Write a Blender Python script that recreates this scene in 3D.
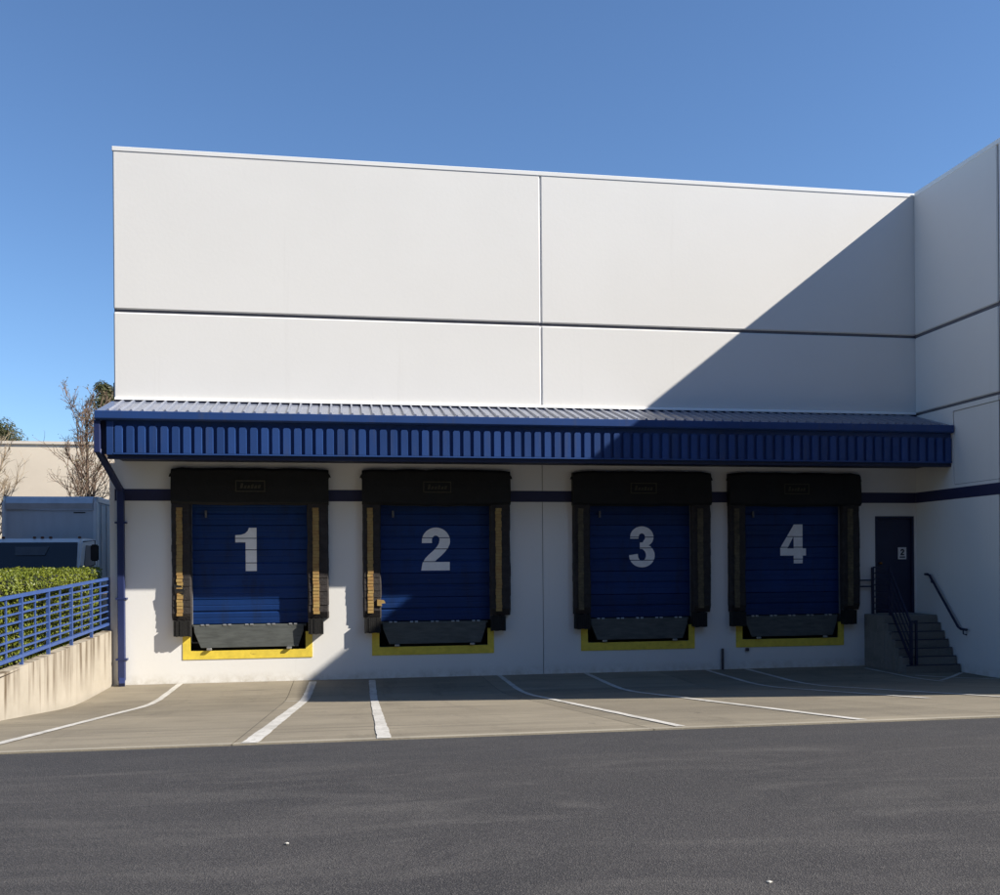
import bpy, bmesh, math, random
from mathutils import Vector, Matrix, noise
from math import radians, sin, cos, pi

for o in list(bpy.data.objects):
    bpy.data.objects.remove(o)
scene = bpy.context.scene
COL = scene.collection

# ------------------------------------------------------------------ camera
F_PX, YAW, ROLL, CAM_Y, CAM_Z, HORIZON = 971.0, 0.163, -0.0074, -20.227, 2.358, 563.35
cam_data = bpy.data.cameras.new("camera")
cam = bpy.data.objects.new("camera", cam_data)
COL.objects.link(cam)
cam_data.sensor_width = 36.0
cam_data.lens = F_PX / 1000.0 * 36.0
cam_data.shift_y = (HORIZON - 447.5) / 1000.0
cam_data.clip_start = 0.1
cam_data.clip_end = 2000.0
cam.matrix_world = (Matrix.Translation((0.0, CAM_Y, CAM_Z)) @ Matrix.Rotation(-YAW, 4, 'Z')
                    @ Matrix.Rotation(pi / 2, 4, 'X') @ Matrix.Rotation(ROLL, 4, 'Z'))
scene.camera = cam

# ------------------------------------------------------------------ sky and sun
LIGHT = Vector((-2.40, 1.0, -1.884)).normalized()          # travel direction of sunlight
SUN_EL = math.asin(-LIGHT.z)
SUN_ROT = math.atan2(-LIGHT.x, -LIGHT.y)                     # clockwise from +Y
world = bpy.data.worlds.new("World")
scene.world = world
world.use_nodes = True
wn = world.node_tree.nodes
wl = world.node_tree.links
wn.clear()
sky = wn.new('ShaderNodeTexSky')
sky.sky_type = 'NISHITA'
sky.sun_disc = False
sky.sun_elevation = SUN_EL
sky.sun_rotation = SUN_ROT
sky.altitude = 50.0
sky.air_density = 1.0
sky.dust_density = 0.0
sky.ozone_density = 7.0
bg = wn.new('ShaderNodeBackground')
bg.inputs['Strength'].default_value = 0.096
wo = wn.new('ShaderNodeOutputWorld')
wl.new(sky.outputs[0], bg.inputs[0])
wl.new(bg.outputs[0], wo.inputs[0])

sun_data = bpy.data.lights.new("sun", 'SUN')
sun_data.energy = 5.0
sun_data.angle = radians(0.53)
sun_data.color = (1.0, 0.93, 0.82)
sun = bpy.data.objects.new("sun", sun_data)
sun.rotation_euler = LIGHT.to_track_quat('-Z', 'Y').to_euler()
sun.location = (30, -30, 40)
COL.objects.link(sun)

scene.view_settings.view_transform = 'Standard'
scene.view_settings.look = 'None'
scene.view_settings.gamma = 1.0
scene.view_settings.use_curve_mapping = False
scene.view_settings.exposure = 0.75
scene.render.engine = 'CYCLES'

# ------------------------------------------------------------------ main measures (metres)
XL, XJ, XR = -4.40, 4.25, 12.91        # left end, panel joint and inner corner of the facade
Z_TOP, Z_REV, Z_REV2 = 10.68, 7.43, 5.66
WING_END = -9.1
BAND0, BAND1 = 3.656, 3.891
SEALS = [-3.31, 0.45, 4.885, 8.385]    # left edge of each dock seal
SEAL_W = 3.085
EDGE = -11.45                          # apron edge

def ramp(y):
    pts = [(0.0, 0.0), (2.2, -0.005), (2.8, 0.01), (3.4, 0.045), (4.0, 0.095), (5.0, 0.19), (7.2, 0.395), (11.45, 0.79), (13.0, 0.86), (16.0, 0.88), (500.0, 0.88)]
    d = max(0.0, -y)
    for (a, za), (b, zb) in zip(pts, pts[1:]):
        if a <= d <= b:
            return za + (zb - za) * (d - a) / (b - a)
    return 0.88

# ------------------------------------------------------------------ mesh helpers
class MB:
    def __init__(self):
        self.v, self.f, self.m = [], [], []
    def add(self, verts, faces, mi=0):
        o = len(self.v)
        self.v += [tuple(p) for p in verts]
        self.f += [tuple(i + o for i in f) for f in faces]
        self.m += [mi] * len(faces)
        return self
    def box(self, x0, x1, y0, y1, z0, z1, mi=0):
        v = [(x0, y0, z0), (x1, y0, z0), (x1, y1, z0), (x0, y1, z0), (x0, y0, z1), (x1, y0, z1), (x1, y1, z1), (x0, y1, z1)]
        return self.add(v, [(0, 3, 2, 1), (4, 5, 6, 7), (0, 1, 5, 4), (1, 2, 6, 5), (2, 3, 7, 6), (3, 0, 4, 7)], mi)
    def prism(self, poly, axis, a, b, mi=0):
        """extrude a 2-D polygon along an axis ('x': poly is (y,z), 'y': (x,z), 'z': (x,y))"""
        def P(q, t):
            return {'x': (t, q[0], q[1]), 'y': (q[0], t, q[1]), 'z': (q[0], q[1], t)}[axis]
        n = len(poly)
        v = [P(q, a) for q in poly] + [P(q, b) for q in poly]
        f = [tuple(range(n - 1, -1, -1)), tuple(range(n, 2 * n))]
        f += [(i, (i + 1) % n, n + (i + 1) % n, n + i) for i in range(n)]
        return self.add(v, f, mi)
    def tube(self, pts, rads, n=8, cap=True, mi=0):
        pts = [Vector(p) for p in pts]
        if not hasattr(rads, '__len__'):
            rads = [rads] * len(pts)
        rings = []
        up = Vector((0, 0, 1))
        for i, p in enumerate(pts):
            d = (pts[min(i + 1, len(pts) - 1)] - pts[max(i - 1, 0)]).normalized()
            ref = up if abs(d.dot(up)) < 0.95 else Vector((1, 0, 0))
            a = d.cross(ref).normalized()
            b = d.cross(a).normalized()
            rings.append([p + (a * cos(2 * pi * k / n) + b * sin(2 * pi * k / n)) * rads[i] for k in range(n)])
        v = [q for r in rings for q in r]
        f = []
        for i in range(len(pts) - 1):
            for k in range(n):
                f.append((i * n + k, i * n + (k + 1) % n, (i + 1) * n + (k + 1) % n, (i + 1) * n + k))
        if cap:
            f.append(tuple(range(n)))
            f.append(tuple((len(pts) - 1) * n + k for k in range(n - 1, -1, -1)))
        return self.add(v, f, mi)
    def bar(self, a, b, w, h, mi=0):
        """rectangular bar from a to b; w across (horizontal), h in the other direction"""
        a, b = Vector(a), Vector(b)
        d = (b - a).normalized()
        ref = Vector((0, 0, 1)) if abs(d.z) < 0.95 else Vector((0, 1, 0))
        s = d.cross(ref).normalized() * w / 2
        t = s.normalized().cross(d).normalized() * h / 2
        v = [a - s - t, a + s - t, a + s + t, a - s + t, b - s - t, b + s - t, b + s + t, b - s + t]
        return self.add(v, [(0, 3, 2, 1), (4, 5, 6, 7), (0, 1, 5, 4), (1, 2, 6, 5), (2, 3, 7, 6), (3, 0, 4, 7)], mi)
    def mesh(self, name, mats, bevel=0.0, seg=1, smooth=False):
        me = bpy.data.meshes.new(name)
        me.from_pydata(self.v, [], self.f)
        if not isinstance(mats, (list, tuple)):
            mats = [mats]
        for m in mats:
            me.materials.append(m)
        if len(mats) > 1:
            me.polygons.foreach_set('material_index', self.m)
        bm = bmesh.new()
        bm.from_mesh(me)
        bmesh.ops.recalc_face_normals(bm, faces=bm.faces)
        if bevel:
            ed = [e for e in bm.edges if len(e.link_faces) == 2 and e.calc_face_angle(0) > 0.6]
            bmesh.ops.bevel(bm, geom=ed, offset=bevel, segments=seg, affect='EDGES', clamp_overlap=True)
        bm.to_mesh(me)
        bm.free()
        if smooth:
            me.polygons.foreach_set('use_smooth', [True] * len(me.polygons))
        me.update()
        return me
    def build(self, name, mats, parent=None, bevel=0.0, seg=1, smooth=False):
        return link(name, self.mesh(name, mats, bevel, seg, smooth), parent)

def link(name, me, parent=None, loc=None):
    o = bpy.data.objects.new(name, me)
    COL.objects.link(o)
    if parent is not None:
        o.parent = parent
    if loc is not None:
        o.location = loc
    return o

def empty(name, loc=(0, 0, 0)):
    o = bpy.data.objects.new(name, None)
    COL.objects.link(o)
    o.location = loc
    o.empty_display_size = 0.3
    return o

def tag(o, label, cat, group=None):
    o['label'] = label
    o['category'] = cat
    if group:
        o['group'] = group
    return o

def structure(o):
    o['kind'] = 'structure'
    return o

def holed(u0, u1, w0, w1, holes):
    """rect cells (ua,ub,wa,wb) of a rectangle with rectangular holes cut out"""
    us = sorted({u0, u1} | {min(max(h[i], u0), u1) for h in holes for i in (0, 1)})
    ws = sorted({w0, w1} | {min(max(h[i], w0), w1) for h in holes for i in (2, 3)})
    def inside(u, w):
        return any(h[0] < u < h[1] and h[2] < w < h[3] for h in holes)
    return us, ws, inside

def holed_wall(mb, plane, u0, u1, w0, w1, d0, d1, holes, mi=0):
    """solid wall; plane 'y': u=x, depth=y ; plane 'x': u=y, depth=x"""
    us, ws, inside = holed(u0, u1, w0, w1, holes)
    nu, nw = len(us), len(ws)
    def P(u, w, d):
        return (u, d, w) if plane == 'y' else (d, u, w)
    vid = {}
    v, f = [], []
    def V(i, j, k):
        key = (i, j, k)
        if key not in vid:
            vid[key] = len(v)
            v.append(P(us[i], ws[j], (d0, d1)[k]))
        return vid[key]
    solid = lambda i, j: 0 <= i < nu - 1 and 0 <= j < nw - 1 and not inside((us[i] + us[i + 1]) / 2, (ws[j] + ws[j + 1]) / 2)
    for i in range(nu - 1):
        for j in range(nw - 1):
            if not solid(i, j):
                continue
            f.append((V(i, j, 0), V(i + 1, j, 0), V(i + 1, j + 1, 0), V(i, j + 1, 0)))
            f.append((V(i, j, 1), V(i, j + 1, 1), V(i + 1, j + 1, 1), V(i + 1, j, 1)))
            for (di, dj, e) in ((-1, 0, ((i, j), (i, j + 1))), (1, 0, ((i + 1, j + 1), (i + 1, j))), (0, -1, ((i + 1, j), (i, j))), (0, 1, ((i, j + 1), (i + 1, j + 1)))):
                if not solid(i + di, j + dj):
                    (a, b), (c, d) = e
                    f.append((V(a, b, 0), V(c, d, 0), V(c, d, 1), V(a, b, 1)))
    mb.add(v, f, mi)
    return mb

# ------------------------------------------------------------------ materials
def mat(name, color, rough=0.6, metal=0.0, var=0.0, vscale=3.0, bump=0.0, bscale=60.0, spec=0.5, detail=6.0, coat=0.0, hue=None, stretch=None):
    m = bpy.data.materials.new(name)
    m.use_nodes = True
    nt = m.node_tree
    b = nt.nodes['Principled BSDF']
    b.inputs['Roughness'].default_value = rough
    b.inputs['Metallic'].default_value = metal
    b.inputs['Specular IOR Level'].default_value = spec
    if coat:
        b.inputs['Coat Weight'].default_value = coat
    tc = nt.nodes.new('ShaderNodeTexCoord')
    geo = nt.nodes.new('ShaderNodeNewGeometry')
    src = geo.outputs['Position']
    if stretch:
        mp = nt.nodes.new('ShaderNodeMapping')
        mp.inputs['Scale'].default_value = stretch
        nt.links.new(src, mp.inputs[0])
        src = mp.outputs[0]
    if var:
        n = nt.nodes.new('ShaderNodeTexNoise')
        n.inputs['Scale'].default_value = vscale
        n.inputs['Detail'].default_value = detail
        n.inputs['Roughness'].default_value = 0.62
        nt.links.new(src, n.inputs['Vector'])
        r = nt.nodes.new('ShaderNodeValToRGB')
        c2 = hue if hue else color
        r.color_ramp.elements[0].position = 0.28
        r.color_ramp.elements[1].position = 0.72
        r.color_ramp.elements[0].color = tuple(max(0, c * (1 - var)) for c in c2) + (1,)
        r.color_ramp.elements[1].color = tuple(min(1, c * (1 + var)) for c in color) + (1,)
        nt.links.new(n.outputs['Fac'], r.inputs[0])
        nt.links.new(r.outputs[0], b.inputs['Base Color'])
    else:
        b.inputs['Base Color'].default_value = tuple(color) + (1,)
    if bump:
        n2 = nt.nodes.new('ShaderNodeTexNoise')
        n2.inputs['Scale'].default_value = bscale
        n2.inputs['Detail'].default_value = 4
        nt.links.new(geo.outputs['Position'], n2.inputs['Vector'])
        bp = nt.nodes.new('ShaderNodeBump')
        bp.inputs['Strength'].default_value = bump
        bp.inputs['Distance'].default_value = 0.02
        nt.links.new(n2.outputs['Fac'], bp.inputs['Height'])
        nt.links.new(bp.outputs[0], b.inputs['Normal'])
    return m

def N(nt, t, **kw):
    n = nt.nodes.new(t)
    for k, v in kw.items():
        setattr(n, k, v)
    return n

def mix(nt, fac, a, b, mode='MIX'):
    n = nt.nodes.new('ShaderNodeMix')
    n.data_type = 'RGBA'
    n.blend_type = mode
    for sock, val in ((n.inputs[0], fac), (n.inputs[6], a), (n.inputs[7], b)):
        if hasattr(val, 'is_linked'):
            nt.links.new(val, sock)
        elif hasattr(val, '__len__'):
            sock.default_value = tuple(val) + ((1,) if len(val) == 3 else ())
        else:
            sock.default_value = val
    return n.outputs[2]

def noise_fac(nt, vec, scale, lo, hi, detail=5.0, rough=0.6, stretch=None, dist=0.0):
    if stretch:
        mp = N(nt, 'ShaderNodeMapping')
        mp.inputs['Scale'].default_value = stretch
        nt.links.new(vec, mp.inputs[0])
        vec = mp.outputs[0]
    n = N(nt, 'ShaderNodeTexNoise')
    n.inputs['Scale'].default_value = scale
    n.inputs['Detail'].default_value = detail
    n.inputs['Roughness'].default_value = rough
    n.inputs['Distortion'].default_value = dist
    nt.links.new(vec, n.inputs['Vector'])
    mr = N(nt, 'ShaderNodeMapRange')
    mr.inputs[1].default_value = lo
    mr.inputs[2].default_value = hi
    nt.links.new(n.outputs['Fac'], mr.inputs[0])
    return mr.outputs[0]

def painted_concrete():
    m = bpy.data.materials.new("white_painted_concrete")
    m.use_nodes = True
    nt = m.node_tree
    b = nt.nodes['Principled BSDF']
    pos = N(nt, 'ShaderNodeNewGeometry').outputs['Position']
    c = mix(nt, noise_fac(nt, pos, 0.35, 0.35, 0.7, 6), (0.82, 0.81, 0.78), (0.79, 0.78, 0.75))
    streak = noise_fac(nt, pos, 1.0, 0.62, 0.95, 6, 0.65, (2.6, 2.6, 0.10))
    c = mix(nt, streak, c, (0.71, 0.695, 0.66))
    # splash dirt close to the ground
    sep = N(nt, 'ShaderNodeSeparateXYZ')
    nt.links.new(pos, sep.inputs[0])
    low = N(nt, 'ShaderNodeMapRange')
    low.inputs[1].default_value = 0.22
    low.inputs[2].default_value = 0.0
    nt.links.new(sep.outputs[2], low.inputs[0])
    sp = N(nt, 'ShaderNodeMath', operation='MULTIPLY')
    nt.links.new(low.outputs[0], sp.inputs[0])
    nt.links.new(noise_fac(nt, pos, 5.0, 0.38, 0.78, 7, 0.7), sp.inputs[1])
    c = mix(nt, sp.outputs[0], c, (0.50, 0.46, 0.38))
    scuff = noise_fac(nt, pos, 3.2, 0.76, 0.86, 7, 0.7, (1, 1, 1.8))
    c = mix(nt, scuff, c, (0.55, 0.53, 0.50))
    nt.links.new(c, b.inputs['Base Color'])
    b.inputs['Roughness'].default_value = 0.72
    b.inputs['Specular IOR Level'].default_value = 0.35
    n2 = N(nt, 'ShaderNodeTexNoise')
    n2.inputs['Scale'].default_value = 14
    n2.inputs['Detail'].default_value = 9
    nt.links.new(pos, n2.inputs['Vector'])
    bp = N(nt, 'ShaderNodeBump')
    bp.inputs['Strength'].default_value = 0.06
    bp.inputs['Distance'].default_value = 0.02
    nt.links.new(n2.outputs['Fac'], bp.inputs['Height'])
    nt.links.new(bp.outputs[0], b.inputs['Normal'])
    return m

def apron_concrete(name, base, dark):
    m = bpy.data.materials.new(name)
    m.use_nodes = True
    nt = m.node_tree
    b = nt.nodes['Principled BSDF']
    pos = N(nt, 'ShaderNodeNewGeometry').outputs['Position']
    c = mix(nt, noise_fac(nt, pos, 0.7, 0.3, 0.72, 8, 0.65), base, dark)
    # tyre scuffs run in and out of the bays
    c = mix(nt, noise_fac(nt, pos, 1.0, 0.55, 0.85, 7, 0.7, (1.6, 0.22, 1)), c, tuple(x * 0.62 for x in dark))
    # broom-finish bands across
    c = mix(nt, noise_fac(nt, pos, 1.0, 0.5, 0.9, 6, 0.6, (0.35, 2.6, 1)), c, tuple(x * 0.72 for x in dark))
    c = mix(nt, noise_fac(nt, pos, 1.0, 0.58, 0.74, 8, 0.72, (0.16, 4.2, 1), 0.8), c, tuple(x * 0.42 for x in dark))
    c = mix(nt, noise_fac(nt, pos, 1.0, 0.57, 0.76, 8, 0.7, (0.22, 3.1, 1), 1.6), c, tuple(x * 1.25 for x in base))
    oi = N(nt, 'ShaderNodeObjectInfo')
    mr = N(nt, 'ShaderNodeMapRange')
    mr.inputs[3].default_value = 0.82
    mr.inputs[4].default_value = 1.08
    nt.links.new(oi.outputs['Random'], mr.inputs[0])
    c = mix(nt, 1.0, c, mr.outputs[0], 'MULTIPLY')
    c = mix(nt, noise_fac(nt, pos, 2.1, 0.66, 0.74, 6, 0.65), c, (0.06, 0.052, 0.045))
    c = mix(nt, noise_fac(nt, pos, 55, 0.55, 0.9, 3), c, tuple(x * 1.35 for x in base))
    nt.links.new(c, b.inputs['Base Color'])
    b.inputs['Roughness'].default_value = 0.85
    b.inputs['Specular IOR Level'].default_value = 0.3
    n2 = N(nt, 'ShaderNodeTexNoise')
    n2.inputs['Scale'].default_value = 40
    n2.inputs['Detail'].default_value = 6
    nt.links.new(pos, n2.inputs['Vector'])
    bp = N(nt, 'ShaderNodeBump')
    bp.inputs['Strength'].default_value = 0.25
    bp.inputs['Distance'].default_value = 0.01
    nt.links.new(n2.outputs['Fac'], bp.inputs['Height'])
    nt.links.new(bp.outputs[0], b.inputs['Normal'])
    return m

def asphalt_mat():
    m = bpy.data.materials.new("asphalt")
    m.use_nodes = True
    nt = m.node_tree
    b = nt.nodes['Principled BSDF']
    pos = N(nt, 'ShaderNodeNewGeometry').outputs['Position']
    c = mix(nt, noise_fac(nt, pos, 0.45, 0.3, 0.72, 7, 0.65), (0.034, 0.033, 0.036), (0.056, 0.053, 0.054))
    # worn scuff streaks across the drive
    c = mix(nt, noise_fac(nt, pos, 1.0, 0.48, 0.74, 8, 0.72, (0.5, 1.7, 1), 1.5), c, (0.086, 0.081, 0.079))
    # newer strip of asphalt laid along the apron
    sep = N(nt, 'ShaderNodeSeparateXYZ')
    nt.links.new(pos, sep.inputs[0])
    wob = noise_fac(nt, pos, 0.8, 0.0, 1.0, 4)
    ad = N(nt, 'ShaderNodeMath', operation='ADD')
    nt.links.new(sep.outputs[1], ad.inputs[0])
    nt.links.new(wob, ad.inputs[1])
    st = N(nt, 'ShaderNodeMapRange')
    st.inputs[1].default_value = -12.35
    st.inputs[2].default_value = -12.15
    st.inputs[4].default_value = 0.55
    nt.links.new(ad.outputs[0], st.inputs[0])
    c = mix(nt, st.outputs[0], c, (0.036, 0.036, 0.040))
    wv = N(nt, 'ShaderNodeTexVoronoi')
    wv.feature = 'DISTANCE_TO_EDGE'
    wv.inputs['Scale'].default_value = 0.33
    wn_ = N(nt, 'ShaderNodeTexNoise')
    wn_.inputs['Scale'].default_value = 1.6
    wn_.inputs['Detail'].default_value = 7
    nt.links.new(pos, wn_.inputs['Vector'])
    wa = N(nt, 'ShaderNodeVectorMath', operation='MULTIPLY_ADD')
    wa.inputs[1].default_value = (0.9, 0.9, 0.0)
    nt.links.new(wn_.outputs['Color'], wa.inputs[0])
    nt.links.new(pos, wa.inputs[2])
    nt.links.new(wa.outputs[0], wv.inputs['Vector'])
    ck = N(nt, 'ShaderNodeMapRange')
    ck.inputs[1].default_value = 0.0040
    ck.inputs[2].default_value = 0.0010
    nt.links.new(wv.outputs['Distance'], ck.inputs[0])
    ckm = N(nt, 'ShaderNodeMath', operation='MULTIPLY')
    nt.links.new(ck.outputs[0], ckm.inputs[0])
    nt.links.new(noise_fac(nt, pos, 0.5, 0.56, 0.85, 3), ckm.inputs[1])
    c = mix(nt, noise_fac(nt, pos, 0.9, 0.60, 0.82, 7, 0.7), c, (0.026, 0.026, 0.029))
    c = mix(nt, noise_fac(nt, pos, 9.0, 0.72, 0.78, 4, 0.6), c, (0.024, 0.023, 0.024))
    c = mix(nt, ckm.outputs[0], c, (0.018, 0.018, 0.020))
    # aggregate
    vo = N(nt, 'ShaderNodeTexVoronoi')
    vo.inputs['Scale'].default_value = 120
    nt.links.new(pos, vo.inputs['Vector'])
    hs = N(nt, 'ShaderNodeSeparateColor')
    nt.links.new(vo.outputs['Color'], hs.inputs[0])
    g = N(nt, 'ShaderNodeMapRange')
    g.inputs[1].default_value = 0.55
    g.inputs[2].default_value = 1.0
    nt.links.new(hs.outputs[0], g.inputs[0])
    gm = N(nt, 'ShaderNodeMath', operation='MULTIPLY')
    gm.inputs[1].default_value = 0.42
    nt.links.new(g.outputs[0], gm.inputs[0])
    c = mix(nt, gm.outputs[0], c, (0.125, 0.118, 0.112))
    g2 = N(nt, 'ShaderNodeMapRange')
    g2.inputs[1].default_value = 0.35
    g2.inputs[2].default_value = 0.0
    nt.links.new(hs.outputs[1], g2.inputs[0])
    gm2 = N(nt, 'ShaderNodeMath', operation='MULTIPLY')
    gm2.inputs[1].default_value = 0.6
    nt.links.new(g2.outputs[0], gm2.inputs[0])
    c = mix(nt, gm2.outputs[0], c, (0.015, 0.015, 0.017))
    nt.links.new(c, b.inputs['Base Color'])
    b.inputs['Roughness'].default_value = 0.88
    b.inputs['Specular IOR Level'].default_value = 0.3
    h = N(nt, 'ShaderNodeMath', operation='ADD')
    nt.links.new(vo.outputs['Distance'], h.inputs[0])
    nt.links.new(noise_fac(nt, pos, 30, 0, 1, 5), h.inputs[1])
    bp = N(nt, 'ShaderNodeBump')
    bp.inputs['Strength'].default_value = 0.45
    bp.inputs['Distance'].default_value = 0.012
    nt.links.new(h.outputs[0], bp.inputs['Height'])
    nt.links.new(bp.outputs[0], b.inputs['Normal'])
    return m

def stained_wall():
    m = bpy.data.materials.new("stained_retaining_concrete")
    m.use_nodes = True
    nt = m.node_tree
    b = nt.nodes['Principled BSDF']
    pos = N(nt, 'ShaderNodeNewGeometry').outputs['Position']
    c = mix(nt, noise_fac(nt, pos, 1.4, 0.3, 0.7, 7), (0.42, 0.375, 0.31), (0.32, 0.285, 0.23))
    tc = N(nt, 'ShaderNodeTexCoord')
    sep = N(nt, 'ShaderNodeSeparateXYZ')
    nt.links.new(tc.outputs['UV'], sep.inputs[0])
    drip = noise_fac(nt, pos, 1.0, 0.47, 0.62, 5, 0.6, (4.5, 4.5, 0.25))
    le = noise_fac(nt, pos, 1.0, 0.25, 0.75, 4, 0.5, (2.5, 2.5, 0.05))
    # drips start at the coping (v = 1) and run down for different lengths
    g = N(nt, 'ShaderNodeMath', operation='SUBTRACT')
    nt.links.new(sep.outputs[1], g.inputs[0])
    nt.links.new(le, g.inputs[1])
    mr = N(nt, 'ShaderNodeMapRange')
    mr.inputs[1].default_value = -0.30
    mr.inputs[2].default_value = 0.25
    nt.links.new(g.outputs[0], mr.inputs[0])
    mu = N(nt, 'ShaderNodeMath', operation='MULTIPLY')
    nt.links.new(drip, mu.inputs[0])
    nt.links.new(mr.outputs[0], mu.inputs[1])
    c = mix(nt, mu.outputs[0], c, (0.12, 0.088, 0.055))
    nt.links.new(c, b.inputs['Base Color'])
    b.inputs['Roughness'].default_value = 0.85
    n2 = N(nt, 'ShaderNodeTexNoise')
    n2.inputs['Scale'].default_value = 25
    n2.inputs['Detail'].default_value = 6
    nt.links.new(pos, n2.inputs['Vector'])
    bp = N(nt, 'ShaderNodeBump')
    bp.inputs['Strength'].default_value = 0.2
    bp.inputs['Distance'].default_value = 0.01
    nt.links.new(n2.outputs['Fac'], bp.inputs['Height'])
    nt.links.new(bp.outputs[0], b.inputs['Normal'])
    return m

def line_paint():
    m = bpy.data.materials.new("worn_white_line_paint")
    m.use_nodes = True
    nt = m.node_tree
    b = nt.nodes['Principled BSDF']
    pos = N(nt, 'ShaderNodeNewGeometry').outputs['Position']
    c = mix(nt, noise_fac(nt, pos, 2.0, 0.35, 0.7, 6), (0.58, 0.56, 0.52), (0.42, 0.40, 0.36))
    c = mix(nt, noise_fac(nt, pos, 12, 0.51, 0.68, 7, 0.78), c, (0.24, 0.225, 0.19))
    nt.links.new(c, b.inputs['Base Color'])
    b.inputs['Roughness'].default_value = 0.8
    return m

def ribbed_blue():
    m = mat('blue_coated_steel', (0.021, 0.059, 0.20), 0.42, var=0.10, vscale=1.2, spec=0.35)
    nt = m.node_tree
    b = nt.nodes['Principled BSDF']
    old = b.inputs['Base Color'].links[0].from_socket
    oi = N(nt, 'ShaderNodeObjectInfo')
    mr = N(nt, 'ShaderNodeMapRange')
    mr.inputs[3].default_value = 0.84
    mr.inputs[4].default_value = 1.12
    nt.links.new(oi.outputs['Random'], mr.inputs[0])
    c = mix(nt, 1.0, old, mr.outputs[0], 'MULTIPLY')
    pos = N(nt, 'ShaderNodeNewGeometry').outputs['Position']
    c = mix(nt, noise_fac(nt, pos, 1.0, 0.55, 0.85, 6, 0.65, (7, 7, 0.7)), c, (0.05, 0.07, 0.14))
    nt.links.new(c, b.inputs['Base Color'])
    return m

M = {
    'white': painted_concrete(),
    'groove': mat('recessed_joint', (0.13, 0.13, 0.15), 0.8, var=0.15, vscale=4),
    'coping': mat('white_metal_coping', (0.86, 0.86, 0.84), 0.4, var=0.03, vscale=1.0),
    'roofing': mat('roof_membrane', (0.5, 0.5, 0.49), 0.9, var=0.1, vscale=1),
    'navy': mat('navy_stripe_paint', (0.018, 0.022, 0.075), 0.6, var=0.12, vscale=2.0),
    'blue': ribbed_blue(),
    'roofblue': mat('glare_lightened_blue_steel', (0.16, 0.18, 0.24), 0.27, var=0.12, vscale=1.2, spec=0.5),  # blue roof steel with its glare lightened into the base colour
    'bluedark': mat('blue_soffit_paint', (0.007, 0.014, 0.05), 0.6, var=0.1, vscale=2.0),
    'doorblue': mat('blue_door_steel', (0.006, 0.036, 0.155), 0.5, var=0.14, vscale=1.6, spec=0.25),
    'rail': mat('blue_rail_paint', (0.040, 0.085, 0.26), 0.45, var=0.10, vscale=6),
    'darkrail': mat('dark_navy_rail_paint', (0.012, 0.016, 0.05), 0.5, var=0.1, vscale=4),
    'exitdoor': mat('navy_door_paint', (0.014, 0.018, 0.055), 0.5, var=0.15, vscale=1.5),
    'number': mat('white_number_paint', (0.88, 0.885, 0.89), 0.6, var=0.07, vscale=7),
    'vinyl': mat('black_dock_vinyl', (0.006, 0.006, 0.0065), 0.7, var=0.4, vscale=5, bump=0.3, bscale=18),
    'wornvinyl': mat('worn_brown_black_vinyl', (0.028, 0.023, 0.022), 0.8, var=0.5, vscale=7, bump=0.4, bscale=30),
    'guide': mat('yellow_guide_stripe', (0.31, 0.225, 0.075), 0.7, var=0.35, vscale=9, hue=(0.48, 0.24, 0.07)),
    'guideshade': mat('shaded_guide_stripe', (0.11, 0.088, 0.045), 0.8, var=0.5, vscale=8, hue=(0.10, 0.08, 0.05)),  # darker copy of the guide yellow, shade painted in for bays three and four
    'drain': mat('navy_downspout_paint', (0.015, 0.026, 0.10), 0.5, var=0.12, vscale=3),
    'rubber': mat('black_bumper_rubber', (0.009, 0.0085, 0.008), 0.85, var=0.3, vscale=20, bump=0.3, bscale=50),
    'yellow': mat('yellow_frame_paint', (0.80, 0.61, 0.07), 0.55, var=0.14, vscale=7),
    'lip': mat('weathered_galvanised_steel', (0.098, 0.106, 0.102), 0.6, metal=0.0, spec=0.2, var=0.28, vscale=3, stretch=(1, 1, 5)),
    'steel': mat('scratched_bare_steel', (0.45, 0.45, 0.44), 0.4, metal=0.7, var=0.2, vscale=12),
    'pit': mat('black_leveler_pit', (0.012, 0.012, 0.013), 0.9, var=0.3, vscale=5),
    'logo': mat('faded_ochre_print', (0.055, 0.05, 0.032), 0.7, var=0.3, vscale=14),
    'sign': mat('white_sign_plate', (0.70, 0.68, 0.68), 0.5, var=0.05, vscale=9),
    'signink': mat('dark_sign_ink', (0.02, 0.02, 0.03), 0.5, var=0.1, vscale=9),
    'brass': mat('tarnished_brass', (0.38, 0.17, 0.05), 0.35, metal=0.9, var=0.2, vscale=30),
    'jamb': mat('pale_grey_jamb', (0.16, 0.16, 0.165), 0.5, var=0.1, vscale=5),
    'jambpale': mat('dirty_paper', (0.42, 0.41, 0.38), 0.8, var=0.2, vscale=40),
    'concrete': apron_concrete('apron_concrete', (0.262, 0.228, 0.170), (0.185, 0.160, 0.120)),
    'edge': apron_concrete('pale_edge_concrete', (0.36, 0.32, 0.25), (0.27, 0.245, 0.195)),
    'joint': mat('dark_joint_filler', (0.05, 0.045, 0.04), 0.9, var=0.3, vscale=6),
    'stair': apron_concrete('stair_concrete', (0.26, 0.245, 0.215), (0.19, 0.18, 0.16)),
    'asphalt': asphalt_mat(),
    'retain': stained_wall(),
    'line': line_paint(),
    'soil': mat('planting_soil', (0.10, 0.075, 0.05), 0.95, var=0.4, vscale=4, bump=0.5, bscale=20),
    'pipe': mat('rusty_pipe', (0.06, 0.05, 0.06), 0.6, var=0.3, vscale=10),
}

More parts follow.
